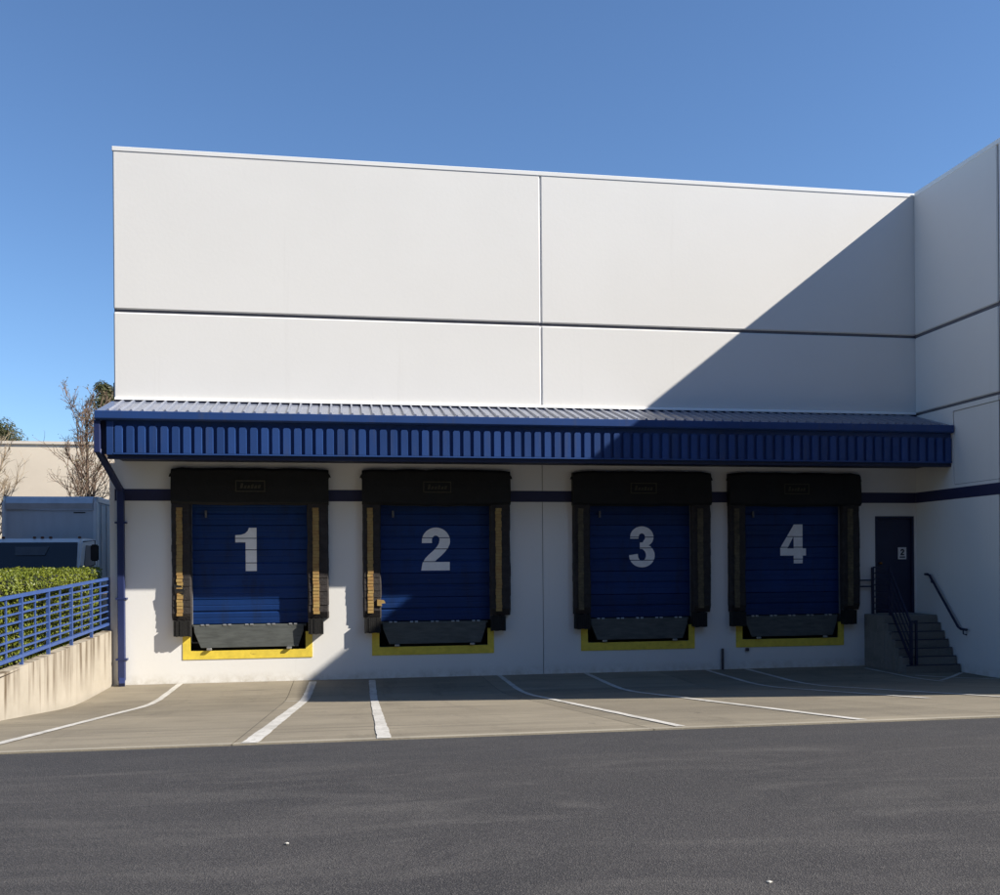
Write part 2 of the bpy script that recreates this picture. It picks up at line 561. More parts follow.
# ================================================================== GROUND
# asphalt yard: the large sheet in front of the apron
mb = MB()
xs = [-400, -120, -60, -30, -15, -8, -4.6, 0, 4, 8, 14, 20, 30, 60, 120, 400]
ys = [EDGE, -11.9, -12.5, -13.2, -14.5, -16, -20, -30, -60, -150, -400]
v = [(x, y, ramp(y) - 0.012 * (1 if y == EDGE else 0)) for y in ys for x in xs]
f = [(j * len(xs) + i, j * len(xs) + i + 1, (j + 1) * len(xs) + i + 1, (j + 1) * len(xs) + i) for j in range(len(ys) - 1) for i in range(len(xs) - 1)]
mb.add(v, f)
structure(mb.build('asphalt_road', M['asphalt']))

# upper ground left of the retaining wall and behind the buildings
def upper(y):
    return max(0.80, min(1.02, 1.02 + 0.030 * y))
mb = MB()
ys2 = [EDGE, -9, -6, -3, 0, 6, 20, 60, 400]
xs2 = [-400, -60, -20, -9, -4.62]
v = [(x, y, upper(y) - (0.02 if y == EDGE else 0)) for y in ys2 for x in xs2]
f = [(j * len(xs2) + i, j * len(xs2) + i + 1, (j + 1) * len(xs2) + i + 1, (j + 1) * len(xs2) + i) for j in range(len(ys2) - 1) for i in range(len(xs2) - 1)]
mb.add(v, f)
mb.add([(-4.62, 0.6, 1.0), (400, 0.6, 1.0), (400, 400, 1.0), (-4.62, 400, 1.0)], [(0, 1, 2, 3)])
structure(mb.build('ground', M['soil']))

# concrete apron: a base with cast slabs as pieces
mb = MB()
ysb = [0.25, -2.2, -2.8, -3.4, -4.0, -5.0, -7.2, EDGE]
xa0, xa1 = -4.45, 60.0
v = [(x, y, ramp(min(y, 0)) - 0.03) for y in ysb for x in (xa0, xa1)]
f = [(2 * j, 2 * j + 1, 2 * j + 3, 2 * j + 2) for j in range(len(ysb) - 1)]
mb.add(v, f)
apron = structure(mb.build('apron', M['joint']))
XS = [-4.45, -0.95, 2.9, 6.75, 10.6, 14.45, 19.0, 25.0, 32.0, 45.0, 60.0]
YS = [0.0, -2.5, -6.4, -10.9]
def slab(x0, x1, y0, y1, m, name, extra=0.0):
    n = max(2, int(abs(y1 - y0) / 0.35))
    mb = MB()
    v = []
    for k in range(n + 1):
        y = y0 + (y1 - y0) * k / n
        for x in (x0, x1):
            v.append((x, y, ramp(y) + extra))
    for k in (0, n):
        y = y0 + (y1 - y0) * k / n
        for x in (x0, x1):
            v.append((x, y, ramp(y) - 0.08))
    f = [(2 * k, 2 * k + 1, 2 * k + 3, 2 * k + 2) for k in range(n)]
    t = 2 * (n + 1)
    f += [(0, 1, t + 1, t), (2 * n, 2 * n + 1, t + 3, t + 2)]
    mb.add(v, f)
    return mb.build(name, m, apron)
for i in range(len(XS) - 1):
    for j in range(len(YS) - 1):
        slab(XS[i] + 0.004, XS[i + 1] - 0.004, YS[j] - 0.003, YS[j + 1] + 0.003, M['concrete'], 'slab')
    slab(XS[i] + 0.004, XS[i + 1] - 0.004, YS[-1] - 0.003, EDGE + 0.16, M['concrete'], 'slab')
    slab(XS[i] + 0.004, XS[i + 1] - 0.004, EDGE + 0.152, EDGE, M['edge'], 'edge_strip', 0.003)

# painted bay lines, each its own sheet following the ramp
def paint_line(p, q, w=0.12, name='bay_line', wob=0.0):
    (xa, ya), (xb, yb) = p, q
    L = math.hypot(xb - xa, yb - ya)
    n = max(2, int(L / 0.2))
    nx, ny = -(yb - ya) / L * w / 2, (xb - xa) / L * w / 2
    v = []
    rnd = random.Random(int(xa * 100) + int(ya * 10))
    for k in range(n + 1):
        t = k / n
        x, y = xa + (xb - xa) * t, ya + (yb - ya) * t
        e = [rnd.uniform(-0.006, 0.006) for _ in range(2)]
        s = wob * sin(t * 5.0)
        for sg, ee in ((1, e[0]), (-1, e[1])):
            px, py = x + nx * sg + s + ee, y + ny * sg
            v.append((px, py, ramp(py) + 0.0075))
    f = [(2 * k, 2 * k + 1, 2 * k + 3, 2 * k + 2) for k in range(n)]
    return MB().add(v, f).build(name, M['line'], apron)
paint_line((-3.17, -0.05), (-3.17, EDGE + 0.2), 0.11)
paint_line((-0.56, -0.3), (-0.80, EDGE + 0.02), 0.145)
paint_line((0.62, -0.3), (0.38, EDGE + 0.02), 0.125)
paint_line((3.28, -0.05), (3.22, EDGE + 0.15), 0.10)
paint_line((5.15, -0.1), (5.10, EDGE + 0.15), 0.11)
paint_line((7.85, -0.1), (7.85, -8.2), 0.10)
paint_line((8.77, -0.1), (8.80, EDGE + 0.15), 0.11)
paint_line((11.34, -0.5), (11.36, -3.3), 0.09)
paint_line((11.62, -1.95), (12.85, -3.3), 0.08, 'hatch_line')
paint_line((12.80, -1.75), (11.5, -3.0), 0.08, 'hatch_line')
paint_line((-0.95, -3.45), (-0.62, -3.42), 0.07, 'paint_dash')

y_ = M['yellow']
nt_ = y_.node_tree
b_ = nt_.nodes['Principled BSDF']
o_ = b_.inputs['Base Color'].links[0].from_socket
p_ = N(nt_, 'ShaderNodeNewGeometry').outputs['Position']
c_ = mix(nt_, noise_fac(nt_, p_, 6.0, 0.60, 0.70, 8, 0.75, (1, 1, 2.2)), o_, (0.30, 0.20, 0.05))
c_ = mix(nt_, noise_fac(nt_, p_, 4.0, 0.68, 0.74, 8, 0.75, (1, 1, 1.4)), c_, (0.06, 0.045, 0.03))
nt_.links.new(c_, b_.inputs['Base Color'])

d_ = M['doorblue']
nt_ = d_.node_tree
b_ = nt_.nodes['Principled BSDF']
o_ = b_.inputs['Base Color'].links[0].from_socket
p_ = N(nt_, 'ShaderNodeNewGeometry').outputs['Position']
oi_ = N(nt_, 'ShaderNodeObjectInfo')
mr_ = N(nt_, 'ShaderNodeMapRange')
mr_.inputs[3].default_value = 0.78
mr_.inputs[4].default_value = 1.08
nt_.links.new(oi_.outputs['Random'], mr_.inputs[0])
c_ = mix(nt_, 1.0, o_, mr_.outputs[0], 'MULTIPLY')
c_ = mix(nt_, noise_fac(nt_, p_, 1.0, 0.52, 0.80, 7, 0.7, (3.2, 1, 0.9)), c_, (0.010, 0.022, 0.062))
c_ = mix(nt_, noise_fac(nt_, p_, 5.0, 0.66, 0.74, 8, 0.75, (0.5, 1, 2.5)), c_, (0.055, 0.07, 0.11))
nt_.links.new(c_, b_.inputs['Base Color'])
n_ = N(nt_, 'ShaderNodeTexNoise')
n_.inputs['Scale'].default_value = 2.6
n_.inputs['Detail'].default_value = 2
nt_.links.new(p_, n_.inputs['Vector'])
bp_ = N(nt_, 'ShaderNodeBump')
bp_.inputs['Strength'].default_value = 0.5
bp_.inputs['Distance'].default_value = 0.02
nt_.links.new(n_.outputs['Fac'], bp_.inputs['Height'])
nt_.links.new(bp_.outputs[0], b_.inputs['Normal'])

# ================================================================== WAREHOUSE
wh = tag(empty('warehouse', (XL, 0, 0)), 'white tilt-up concrete warehouse with blue awning over four numbered dock doors', 'warehouse')
def off(o):
    """children are modelled in world coordinates; undo the parent's offset"""
    return o
def wpart(mbld, name, mats, parent=None, **kw):
    o = mbld.build(name, mats, None, **kw)
    p = parent or wh
    o.parent = p
    o.matrix_parent_inverse = p.matrix_world.inverted() if p is not wh else Matrix.Translation((-XL, 0, 0))
    return o
def wlink(name, me, loc, parent):
    o = bpy.data.objects.new(name, me)
    COL.objects.link(o)
    o.parent = parent
    o.location = loc
    return o

# openings in the front wall
DZ0, DZ1 = 1.17, 3.60
holes = []
for s in SEALS:
    holes.append((s + 0.32, s + 2.72, 0.64, DZ1))
EX0, EX1 = 11.90, 12.85
holes.append((EX0, EX1, 1.17, 3.36))

# recessed core of the front wall
cm = MB()
holed_wall(cm, 'y', XL + 0.01, XR + 0.28, 0.0, Z_TOP - 0.06, 0.035, 0.30, holes)
wpart(cm, 'wall_core', M['groove'])
# front tilt-up panels
GAP = 0.007
cols = [(XL, XJ - GAP), (XJ + GAP, XR + 0.045)]
for (z0, z1) in ((Z_REV2 + 0.03, Z_REV - 0.036), (Z_REV + 0.036, Z_TOP - 0.06)):
    wpart(MB().box(XJ - 0.07, XJ + 0.07, 0.022, 0.0345, z0, z1), 'joint_sealant', M['white'])
for ci, (a, b) in enumerate(cols):
    m1 = MB()
    hs = [h for h in holes if a < (h[0] + h[1]) / 2 < b]
    m1.v and None
    holed_wall(m1, 'y', a, b, 0.0, Z_REV2 - 0.03, 0.0, 0.05, hs)
    wpart(m1, 'concrete_panel', M['white'])
    for (z0, z1) in ((Z_REV2 + 0.03, Z_REV - 0.030), (Z_REV + 0.030, Z_TOP - 0.058)):
        m1 = MB().box(a, b, 0.0, 0.05, z0, z1)
        wpart(m1, 'concrete_panel', M['white'], bevel=0.036, seg=1)
wpart(MB().box(-4.50, XL - 0.002, 0.002, 0.25, 0.0, 4.40), 'concrete_panel', M['white'])
# side, back and roof
m1 = MB()
m1.box(XL, XL + 0.25, 0.302, 24.0, 0.5, Z_TOP - 0.06)
wpart(m1, 'side_wall', M['white'])
wpart(MB().box(XL, 45.0, 24.002, 24.25, 0.5, Z_TOP - 0.06), 'back_wall', M['white'])
wpart(MB().box(XL + 0.252, 44.9, 0.304, 24.0, Z_TOP - 0.9, Z_TOP - 0.75), 'roof', M['roofing'])
wpart(MB().box(XL - 0.01, XR + 0.05, -0.012, 0.33, Z_TOP - 0.09, Z_TOP + 0.002), 'coping', M['coping'], bevel=0.008)
wpart(MB().box(XL - 0.01, XL + 0.33, 0.333, 24.2, Z_TOP - 0.055, Z_TOP + 0.01), 'coping', M['coping'], bevel=0.008)
# wing: wall facing the bays
wc = MB()
inset = (WING_END + 0.6, -1.37, 3.96, 5.53)
wc.box(XR + 0.035, XR + 0.30, WING_END, 0.03, 0.0, Z_TOP - 0.06)
wpart(wc, 'wing_wall_core', M['groove'])
for (a, b) in ((-2.82, -0.0015), (-6.0, -2.86), (WING_END, -6.04)):
    m1 = MB()
    ins = (max(a + 0.0, inset[0]), min(b, inset[1]), inset[2], inset[3])
    holed_wall(m1, 'x', a, b, 0.0, Z_REV2 - 0.03, XR, XR + 0.05, [ins] if ins[0] < ins[1] else [])
    wpart(m1, 'concrete_panel', M['white'])
    if ins[0] < ins[1]:
        m2 = MB().box(XR + 0.018, XR + 0.05, ins[0] + 0.012, ins[1] - 0.012, ins[2] + 0.012, ins[3] - 0.012)
        wpart(m2, 'inset_panel', M['white'])
    for (z0, z1) in ((Z_REV2 + 0.03, Z_REV - 0.036), (Z_REV + 0.036, Z_TOP - 0.05)):
        wpart(MB().box(XR, XR + 0.05, a, b, z0, z1), 'concrete_panel', M['white'], bevel=0.02)
wpart(MB().box(XR, 45.0, WING_END - 0.25, WING_END - 0.003, 0.0, Z_TOP - 0.06), 'wing_front_wall', M['white'])
wpart(MB().box(XR + 0.302, 44.9, WING_END, 0.03, Z_TOP - 0.9, Z_TOP - 0.75), 'wing_roof', M['roofing'])
wpart(MB().box(44.7, 45.0, WING_END, 24.0, 0.0, Z_TOP - 0.06), 'far_side_wall', M['white'])
wpart(MB().box(XR - 0.008, XR + 0.33, WING_END - 0.28, -0.034, Z_TOP - 0.09, Z_TOP + 0.012), 'coping', M['coping'], bevel=0.008)
wpart(MB().box(XR + 0.333, 45.0, WING_END - 0.28, WING_END + 0.05, Z_TOP - 0.05, Z_TOP + 0.012), 'coping', M['coping'], bevel=0.008)
# painted stripe
edges = [XL - 0.002] + [e for s in SEALS for e in (s + 0.1, s + SEAL_W - 0.1)] + [XR - 0.006]
for a, b in zip(edges[::2], edges[1::2]):
    wpart(MB().box(a, b, -0.005, 0.02, BAND0, BAND1), 'painted_stripe', M['navy'])
wpart(MB().box(XR - 0.005, XR + 0.02, WING_END, -0.006, BAND0, BAND1), 'painted_stripe', M['navy'])
# small fittings
wpart(MB().tube([(8.245, -0.04, 0.0), (8.245, -0.04, 0.46)], 0.03, 8), 'drain_pipe', M['pipe'])
wpart(MB().box(8.78, 8.86, -0.05, 0.0, 0.39, 0.46), 'anchor_plate', M['pipe'], bevel=0.01)
wpart(MB().box(XL - 0.09, XL - 0.002, 0.35, 0.5, 5.72, 6.06), 'scupper', M['pipe'], bevel=0.01)

# ------------------------------------------------------------------ awning
AW_X0, AW_X1 = -4.44, XR - 0.01
YF = -1.30                                   # fascia plane
roof_a, roof_b = (-0.004, 5.63), (-1.36, 5.225)
awn = MB()
awn.prism([(roof_a[0], roof_a[1]), (roof_b[0], roof_b[1]), (roof_b[0], roof_b[1] - 0.03), (roof_a[0], roof_a[1] - 0.03)], 'x', AW_X0, AW_X1)
awning = wpart(awn, 'awning', M['roofblue'])
awning['label'] = 'long blue ribbed metal awning over the dock doors'
def apart(mb, name, mats, **kw):
    o = mb.build(name, mats, None, **kw)
    o.parent = awning
    o.matrix_parent_inverse = Matrix.Identity(4)
    return o
# sub-parts use world coordinates: the awning's own matrix is the identity
# standing ribs of the roof sheet
rib = MB()
dy, dz = roof_b[0] - roof_a[0], roof_b[1] - roof_a[1]
yy0, zz0 = roof_a[0] - 0.02, roof_a[1] - 0.006
yy1, zz1 = roof_b[0] + 0.03, roof_b[1] + 0.009
for (w0, w1, h) in ((0.030, 0.014, 0.038),):
    v = [(-w0, yy0, zz0), (w0, yy0, zz0), (w1, yy0, zz0 + h), (-w1, yy0, zz0 + h), (-w0, yy1, zz1), (w0, yy1, zz1), (w1, yy1, zz1 + h), (-w1, yy1, zz1 + h)]
    rib.add(v, [(0, 3, 2, 1), (4, 5, 6, 7), (0, 1, 5, 4), (1, 2, 6, 5), (2, 3, 7, 6), (3, 0, 4, 7)])
rib_me = rib.mesh('roof_rib', M['roofblue'])
SP = 0.203
n = int((AW_X1 - AW_X0 - 0.3) / SP)
for i in range(n + 1):
    wlink('roof_rib', rib_me, (AW_X0 + 0.22 + i * SP, 0, 0), awning)
apart(MB().prism([(0.0, 5.665), (0.0, 5.715), (-0.05, 5.69), (-0.062, 5.655), (-0.05, 5.652)], 'x', AW_X0 + 0.06, AW_X1), 'flashing', M['coping'])
apart(MB().box(AW_X0 + 0.06, AW_X1, -0.035, -0.003, 5.60, 5.664), 'gap_shade_strip', M['bluedark'])  # dark strip paints the shade in the gap below the flashing
# gutter / top trim
apart(MB().prism([(-1.30, 5.235), (-1.425, 5.225), (-1.425, 5.085), (-1.395, 5.06), (-1.30, 5.06)], 'x', AW_X0, AW_X1), 'gutter', M['blue'], bevel=0.006)
FX0 = -4.25
apart(MB().box(FX0, AW_X1, YF - 0.004, YF + 0.03, 4.42, 5.062), 'fascia_panel', M['blue'])
fr = MB()
zb, zt, w, d = 4.462, 4.975, 0.077, 0.05
prof = [(-w, zb), (w, zb), (w, zt - 0.035), (w * 0.62, zt), (-w * 0.62, zt), (-w, zt - 0.035)]
w2 = w - 0.014
prof2 = [(-w2, zb), (w2, zb), (w2, zt - 0.042), (w2 * 0.60, zt - 0.010), (-w2 * 0.60, zt - 0.010), (-w2, zt - 0.042)]
nn = len(prof)
v = [(x, YF - 0.004, z) for x, z in prof] + [(x, YF - 0.004 - d, z) for x, z in prof2]
fr.add(v, [tuple(range(nn, 2 * nn))] + [(i, (i + 1) % nn, nn + (i + 1) % nn, nn + i) for i in range(nn)])
fr_me = fr.mesh('fascia_rib', M['blue'])
n = int((AW_X1 - FX0 - 0.22) / SP)
for i in range(n + 1):
    wlink('fascia_rib', fr_me, (FX0 + 0.215 + i * SP, 0, 0), awning)
apart(MB().box(FX0, FX0 + 0.125, YF - 0.045, YF - 0.006, 4.42, 5.055), 'corner_trim', M['blue'], bevel=0.005)
apart(MB().box(FX0 + 0.126, AW_X1, YF - 0.052, YF - 0.005, 4.432, 4.458), 'bottom_trim', M['blue'])
apart(MB().box(FX0 + 0.01, AW_X1, YF - 0.01, YF + 0.12, 4.352, 4.418), 'soffit_beam', M['bluedark'])
apart(MB().box(FX0 + 0.01, AW_X1, YF + 0.123, -0.008, 4.44, 4.47), 'soffit', M['bluedark'])
apart(MB().prism([(-0.02, 4.48), (-0.02, 5.59), (YF + 0.04, 5.20), (YF + 0.04, 4.48)], 'x', FX0, FX0 + 0.03), 'end_panel', M['bluedark'])
apart(MB().box(-4.36, FX0 - 0.002, YF + 0.05, YF + 0.09, 4.44, 5.07), 'end_return', M['bluedark'])
for x in (-1.8, 4.05, 6.4, 9.9):
    apart(MB().box(x - 0.24, x + 0.24, -1.10, -0.95, 4.385, 4.437), 'soffit_light', M['jamb'], bevel=0.01)
# downspout with its offset elbow
ds = MB()
ds.box(-4.465, -4.355, -1.37, -1.26, 4.46, 5.062)
ds.bar((-4.40, -1.315, 4.50), (-4.272, -0.09, 3.86), 0.105, 0.10)
ds.box(-4.335, -4.205, -0.15, -0.035, 0.10, 3.90)
ds.bar((-4.27, -0.0925, 0.14), (-4.24, -0.26, 0.03), 0.12, 0.10)
wpart(ds, 'downspout', M['drain'], bevel=0.008)
for z in (3.2, 1.7, 0.5):
    wpart(MB().box(-4.375, -4.165, -0.157, -0.002, z, z + 0.035), 'downspout_strap', M['drain'])

# ------------------------------------------------------------------ numerals
def arc(cx, cy, rx, ry, a0, a1, n=14):
    return [(cx + rx * cos(radians(a0 + (a1 - a0) * k / n)), cy + ry * sin(radians(a0 + (a1 - a0) * k / n))) for k in range(n + 1)]
def numeral_strips(d):
    """outline polygons in a unit box of height 1"""
    if d == 1:
        return [[(0.24, 0), (0.50, 0), (0.50, 1.0), (0.32, 1.0), (0.295, 0.93), (0.23, 0.87), (0.14, 0.84), (0.0, 0.83), (0.0, 0.665), (0.24, 0.665)]]
    if d == 4:
        return [[(0.36, 0), (0.60, 0), (0.60, 0.20), (0.69, 0.20), (0.69, 0.385), (0.60, 0.385), (0.60, 1.0), (0.37, 1.0), (0.0, 0.40), (0.0, 0.20), (0.36, 0.20)],
                [(0.36, 0.385), (0.19, 0.385), (0.36, 0.70)]]
    if d == 2:
        outer = [(0.0, 0.0), (0.66, 0.0), (0.66, 0.20), (0.31, 0.20)]
        outer += [(0.37, 0.265), (0.46, 0.34), (0.55, 0.43), (0.62, 0.52), (0.665, 0.62)]
        outer += arc(0.345, 0.685, 0.325, 0.315, -5, 180, 20)
        outer += [(0.02, 0.64), (0.25, 0.64)]
        outer += arc(0.34, 0.70, 0.09, 0.115, 180, 10, 12)
        outer += [(0.41, 0.63), (0.37, 0.56), (0.30, 0.48), (0.20, 0.39), (0.10, 0.29), (0.03, 0.17)]
        return [outer]
    if d == 3:
        outer = arc(0.325, 0.275, 0.335, 0.275, 180, 395, 24)
        outer = [(0.0, 0.30)] + arc(0.325, 0.29, 0.335, 0.29, 178, 400, 24)
        outer += [(0.545, 0.515), (0.50, 0.535), (0.55, 0.565), (0.60, 0.62)]
        outer += arc(0.325, 0.74, 0.305, 0.26, -25, 182, 22)
        outer += [(0.02, 0.70), (0.235, 0.70)]
        outer += arc(0.325, 0.735, 0.085, 0.095, 180, -60, 12)
        outer += [(0.35, 0.61), (0.27, 0.605), (0.27, 0.45), (0.34, 0.445)]
        outer += arc(0.325, 0.295, 0.105, 0.135, 60, -180, 14)
        outer += [(0.215, 0.33)]
        return [outer]
def numeral(d, x0, z0, w, h, y, gaps):
    polys = numeral_strips(d)
    wid = max(p[0] for p in polys[0])
    bm = bmesh.new()
    rings = []
    for pl in polys:
        vs = [bm.verts.new((x0 + px / wid * w, y, z0 + pz * h)) for px, pz in pl]
        rings += [bm.edges.new((vs[i], vs[(i + 1) % len(vs)])) for i in range(len(vs))]
    bmesh.ops.triangle_fill(bm, use_beauty=True, use_dissolve=False, edges=rings)
    # the paint breaks at the grooves pressed into the door sections
    for (ga, gb) in gaps:
        for zc in (ga, gb):
            bmesh.ops.bisect_plane(bm, geom=bm.verts[:] + bm.edges[:] + bm.faces[:], plane_co=(0, 0, zc), plane_no=(0, 0, 1))
        dead = [fc for fc in bm.faces if ga + 1e-5 < fc.calc_center_median().z < gb - 1e-5]
        bmesh.ops.delete(bm, geom=dead, context='FACES')
    r = bmesh.ops.extrude_face_region(bm, geom=bm.faces[:])
    bmesh.ops.translate(bm, verts=[e for e in r['geom'] if isinstance(e, bmesh.types.BMVert)], vec=(0, -0.003, 0))
    bmesh.ops.recalc_face_normals(bm, faces=bm.faces)
    me = bpy.data.meshes.new('number')
    bm.to_mesh(me)
    bm.free()
    me.materials.append(M['number'])
    return me

# ------------------------------------------------------------------ dock bays
DOOR_Y = 0.10
SEC_H = 0.50
def section_mesh(w):
    """door section with two pressed grooves; x from 0 to w, z from 0 to SEC_H, front at y=0"""
    pr = [(0.0, 0.006)]
    z = 0.0
    prof = [(0.012, 0.004), (0.004, 0.012)]
    pts = [(0.016, 0.0), (0.0, 0.014)]
    def g(zc, wd, dp):
        return [(0.0, zc - wd), (dp, zc - wd * 0.4), (dp, zc + wd * 0.4), (0.0, zc + wd)]
    pts = [(0.018, 0.0), (0.0, 0.010)] + g(0.125, 0.014, 0.004) + g(0.25, 0.030, 0.018) + g(0.375, 0.014, 0.004) + [(0.0, SEC_H - 0.010), (0.018, SEC_H - 0.002)]
    mb = MB()
    v = [(0, y, z) for y, z in pts] + [(w, y, z) for y, z in pts]
    nn = len(pts)
    f = [(i, i + 1, nn + i + 1, nn + i) for i in range(nn - 1)]
    v += [(0, 0.05, 0), (w, 0.05, 0), (w, 0.05, SEC_H - 0.002), (0, 0.05, SEC_H - 0.002)]
    t = 2 * nn
    f += [(0, nn, t + 1, t), (nn - 1, t + 3, t + 2, 2 * nn - 1), (t, t + 1, t + 2, t + 3)]
    mb.add(v, f)
    return mb.mesh('door_panel', M['doorblue'])
DW = 2.40
sec_me = section_mesh(DW)

def pleated_pad(x0, x1, z0, z1, depth, lean=0.0, seed=0):
    """side pad: overlapping wear pleats; front surface steps like shingles"""
    rnd = random.Random(seed)
    mb = MB()
    h = 0.135
    n = int(round((z1 - z0) / h))
    h = (z1 - z0) / n
    r = 0.045
    def ring(z, d, sh):
        return [(x0 + sh, 0.0, z), (x0 + sh - 0.006, -d + r, z), (x0 + sh + r * 0.5, -d, z), (x1 + sh - r * 0.5, -d, z), (x1 + sh + 0.004, -d + r, z), (x1 + sh, 0.0, z)]
    rings = []
    for k in range(n):
        sh = rnd.uniform(-0.004, 0.004)
        dd = depth + rnd.uniform(-0.003, 0.004)
        tap = 1.0
        if k == 0:
            tap = 0.62
        rings.append(ring(z0 + k * h, dd * tap + 0.003, sh))
        rings.append(ring(z0 + (k + 1) * h - 0.008, dd - 0.003, sh))
    m = 6
    v = [q for r_ in rings for q in r_]
    f = []
    for i in range(len(rings) - 1):
        for k in range(m - 1):
            f.append((i * m + k, i * m + k + 1, (i + 1) * m + k + 1, (i + 1) * m + k))
    f.append(tuple(range(m)))
    f.append(tuple((len(rings) - 1) * m + k for k in range(m)))
    v = [(x + (0.016 * noise.noise((x * 3 + seed * 7.3, z * 2.1, 0.5)) if y < -0.02 else 0.0),
          y + (0.022 * noise.noise((x * 2.0 + seed * 3.1, z * 1.7, 4.0)) if y < -0.05 else 0.0), z) for x, y, z in v]
    mb.add(v, f)
    return mb, n, h
def guide_stripe(x0, x1, z0, z1, depth, seed):
    rnd = random.Random(seed)
    mb = MB()
    h = 0.0675
    n = int((z1 - z0) / h)
    for k in range(n):
        a = z0 + k * h
        e = rnd.uniform(-0.006, 0.006)
        d = depth + 0.016 + rnd.uniform(0, 0.004) - 0.022 * noise.noise((x0 * 2.0 + seed * 1.7, a * 1.7, 4.0)) * 0.5
        mb.prism([(-d + 0.012, a), (-d - 0.006, a), (-d, a + h - 0.004), (-d + 0.012, a + h - 0.004)], 'x', x0 + e, x1 + e)
    return mb

NUM = {0: (1, 0.42), 1: (2, 0.61), 2: (3, 0.57), 3: (4, 0.61)}
NUM_POS = [(-2.10, 2.24, 0.88), (1.67, 2.22, 0.90), (6.19, 2.25, 0.89), (9.67, 2.31, 0.87)]
ordinal = ['1', '2', '3', '4']
for bi, s in enumerate(SEALS):
    # --- door
    jam = MB()
    for (xa, xb) in ((s + 0.322, s + 0.375), (s + 2.665, s + 2.718)):
        jam.box(xa, xb, 0.01, 0.085, 1.172, 3.598)
    # door: the frame mesh is the part, its sections and number are sub-parts
    door = wpart(jam, 'dock_door', M['jamb'])
    door['label'] = 'blue sectional dock door with white number ' + ordinal[bi]
    ns = 5
    for k in range(ns):
        wlink('door_panel', sec_me, (s + 0.32, DOOR_Y, 1.17 + k * SEC_H), door)
    gaps = []
    for k in range(ns + 1):
        z = 1.17 + k * SEC_H
        gaps += [(z - 0.008, z + 0.009), (z + 0.25 - 0.022, z + 0.25 - 0.006)]
    gaps = [(a + 0.0, b) for a, b in gaps]
    d, w = NUM[bi]
    px, pz, ph = NUM_POS[bi]
    gg = [g for g in gaps if pz + 0.01 < g[0] and g[1] < pz + ph - 0.01]
    num = link('number', numeral(d, px, pz, w, ph, DOOR_Y - 0.0012, gg), door)
    hd = MB().box(s + 0.62, s + 0.66, DOOR_Y - 0.045, DOOR_Y - 0.002, 3.33, 3.47)
    link('latch', hd.mesh('latch', M['jamb'], 0.004), door)
    # room behind the door stays dark
    pit = MB()
    pit.box(s + 0.30, s + 2.74, 0.302, 0.35, 0.60, 3.70)
    wpart(pit, 'pit_wall', M['pit'])
    # --- seal
    hp = MB()
    x0, x1 = s, s + SEAL_W
    z0, z1 = 3.585, 4.32
    rnd = random.Random(31 + bi)
    # head pad: sagging padded box built as rings along x
    nseg = 14
    rows = []
    for k in range(nseg + 1):
        t = k / nseg
        x = x0 + (x1 - x0) * t
        sag = (0.010, 0.028, 0.016, 0.022)[bi] * sin(pi * t) + rnd.uniform(-0.010, 0.010)
        top = z1 - 0.022 * rnd.random() - (0.03 if k in (0, nseg) else 0)
        bul = 0.02 * rnd.random()
        rows.append([(x, 0.0, z0 - sag), (x, -0.14, z0 - sag), (x, -0.185 - bul, z0 + 0.05 - sag), (x, -0.175 - bul, (z0 + z1) / 2), (x, -0.15 - bul, top - 0.05), (x, -0.11, top), (x, 0.0, top)])
    m = 7
    v = [q for r_ in rows for q in r_]
    f = [(i * m + k, i * m + (k + 1) % m, (i + 1) * m + (k + 1) % m, (i + 1) * m + k) for i in range(nseg) for k in range(m)]
    f += [tuple(range(m)), tuple(nseg * m + k for k in range(m))]
    hp.add(v, f)
    seal = wpart(hp, 'dock_seal', M['vinyl'], smooth=False)
    seal['label'] = 'black padded dock seal around door ' + ordinal[bi]
    for (pa, pb, ga, gb, sd) in ((s + 0.01, s + 0.375, s + 0.10, s + 0.215, 1), (s + 2.655, s + 3.075, s + 2.76, s + 2.885, 2)):
        pad, n, h = pleated_pad(pa, pb, 1.27, 3.60, 0.150, seed=bi * 7 + sd)
        link('side_pad', pad.mesh('side_pad', M['wornvinyl']), seal)
        gs = guide_stripe(ga, gb, 1.36, 3.52, 0.150, bi * 9 + sd)
        link('guide_stripe', gs.mesh('guide_stripe', M['guide'] if bi < 2 else M['guideshade']), seal)
    # flaps at the upper corners of the head pad
    for (xa, sg) in ((x0, -1), (x1, 1)):
        fl = MB().prism([(xa, 4.22), (xa + sg * 0.03, 4.18), (xa + sg * 0.045, 4.13), (xa + sg * 0.015, 4.14), (xa, 4.10)], 'y', -0.12, -0.06)
        link('corner_flap', fl.mesh('corner_flap', M['vinyl']), seal)
    # maker's plate: worn print, outline and an unreadable scrawl
    lg = MB()
    lx, lz = s + 1.25, 3.83
    yl = -0.205
    for (a, b, c, e) in ((0, 0.58, 0, 0.02), (0, 0.58, 0.21, 0.23), (0, 0.02, 0.02, 0.21), (0.56, 0.58, 0.02, 0.21)):
        lg.box(lx + a, lx + b, yl - 0.004, yl, lz + c, lz + e)
    for k in range(6):
        a = 0.09 + k * 0.068
        hgt = (0.10, 0.06, 0.06, 0.08, 0.06, 0.07)[k]
        lg.prism([(lx + a, lz + 0.07), (lx + a + 0.05, lz + 0.07), (lx + a + 0.065, lz + 0.07 + hgt), (lx + a + 0.02, lz + 0.07 + hgt)], 'y', yl - 0.004, yl)
    link('printed_label', lg.mesh('printed_label', M['logo']), seal)
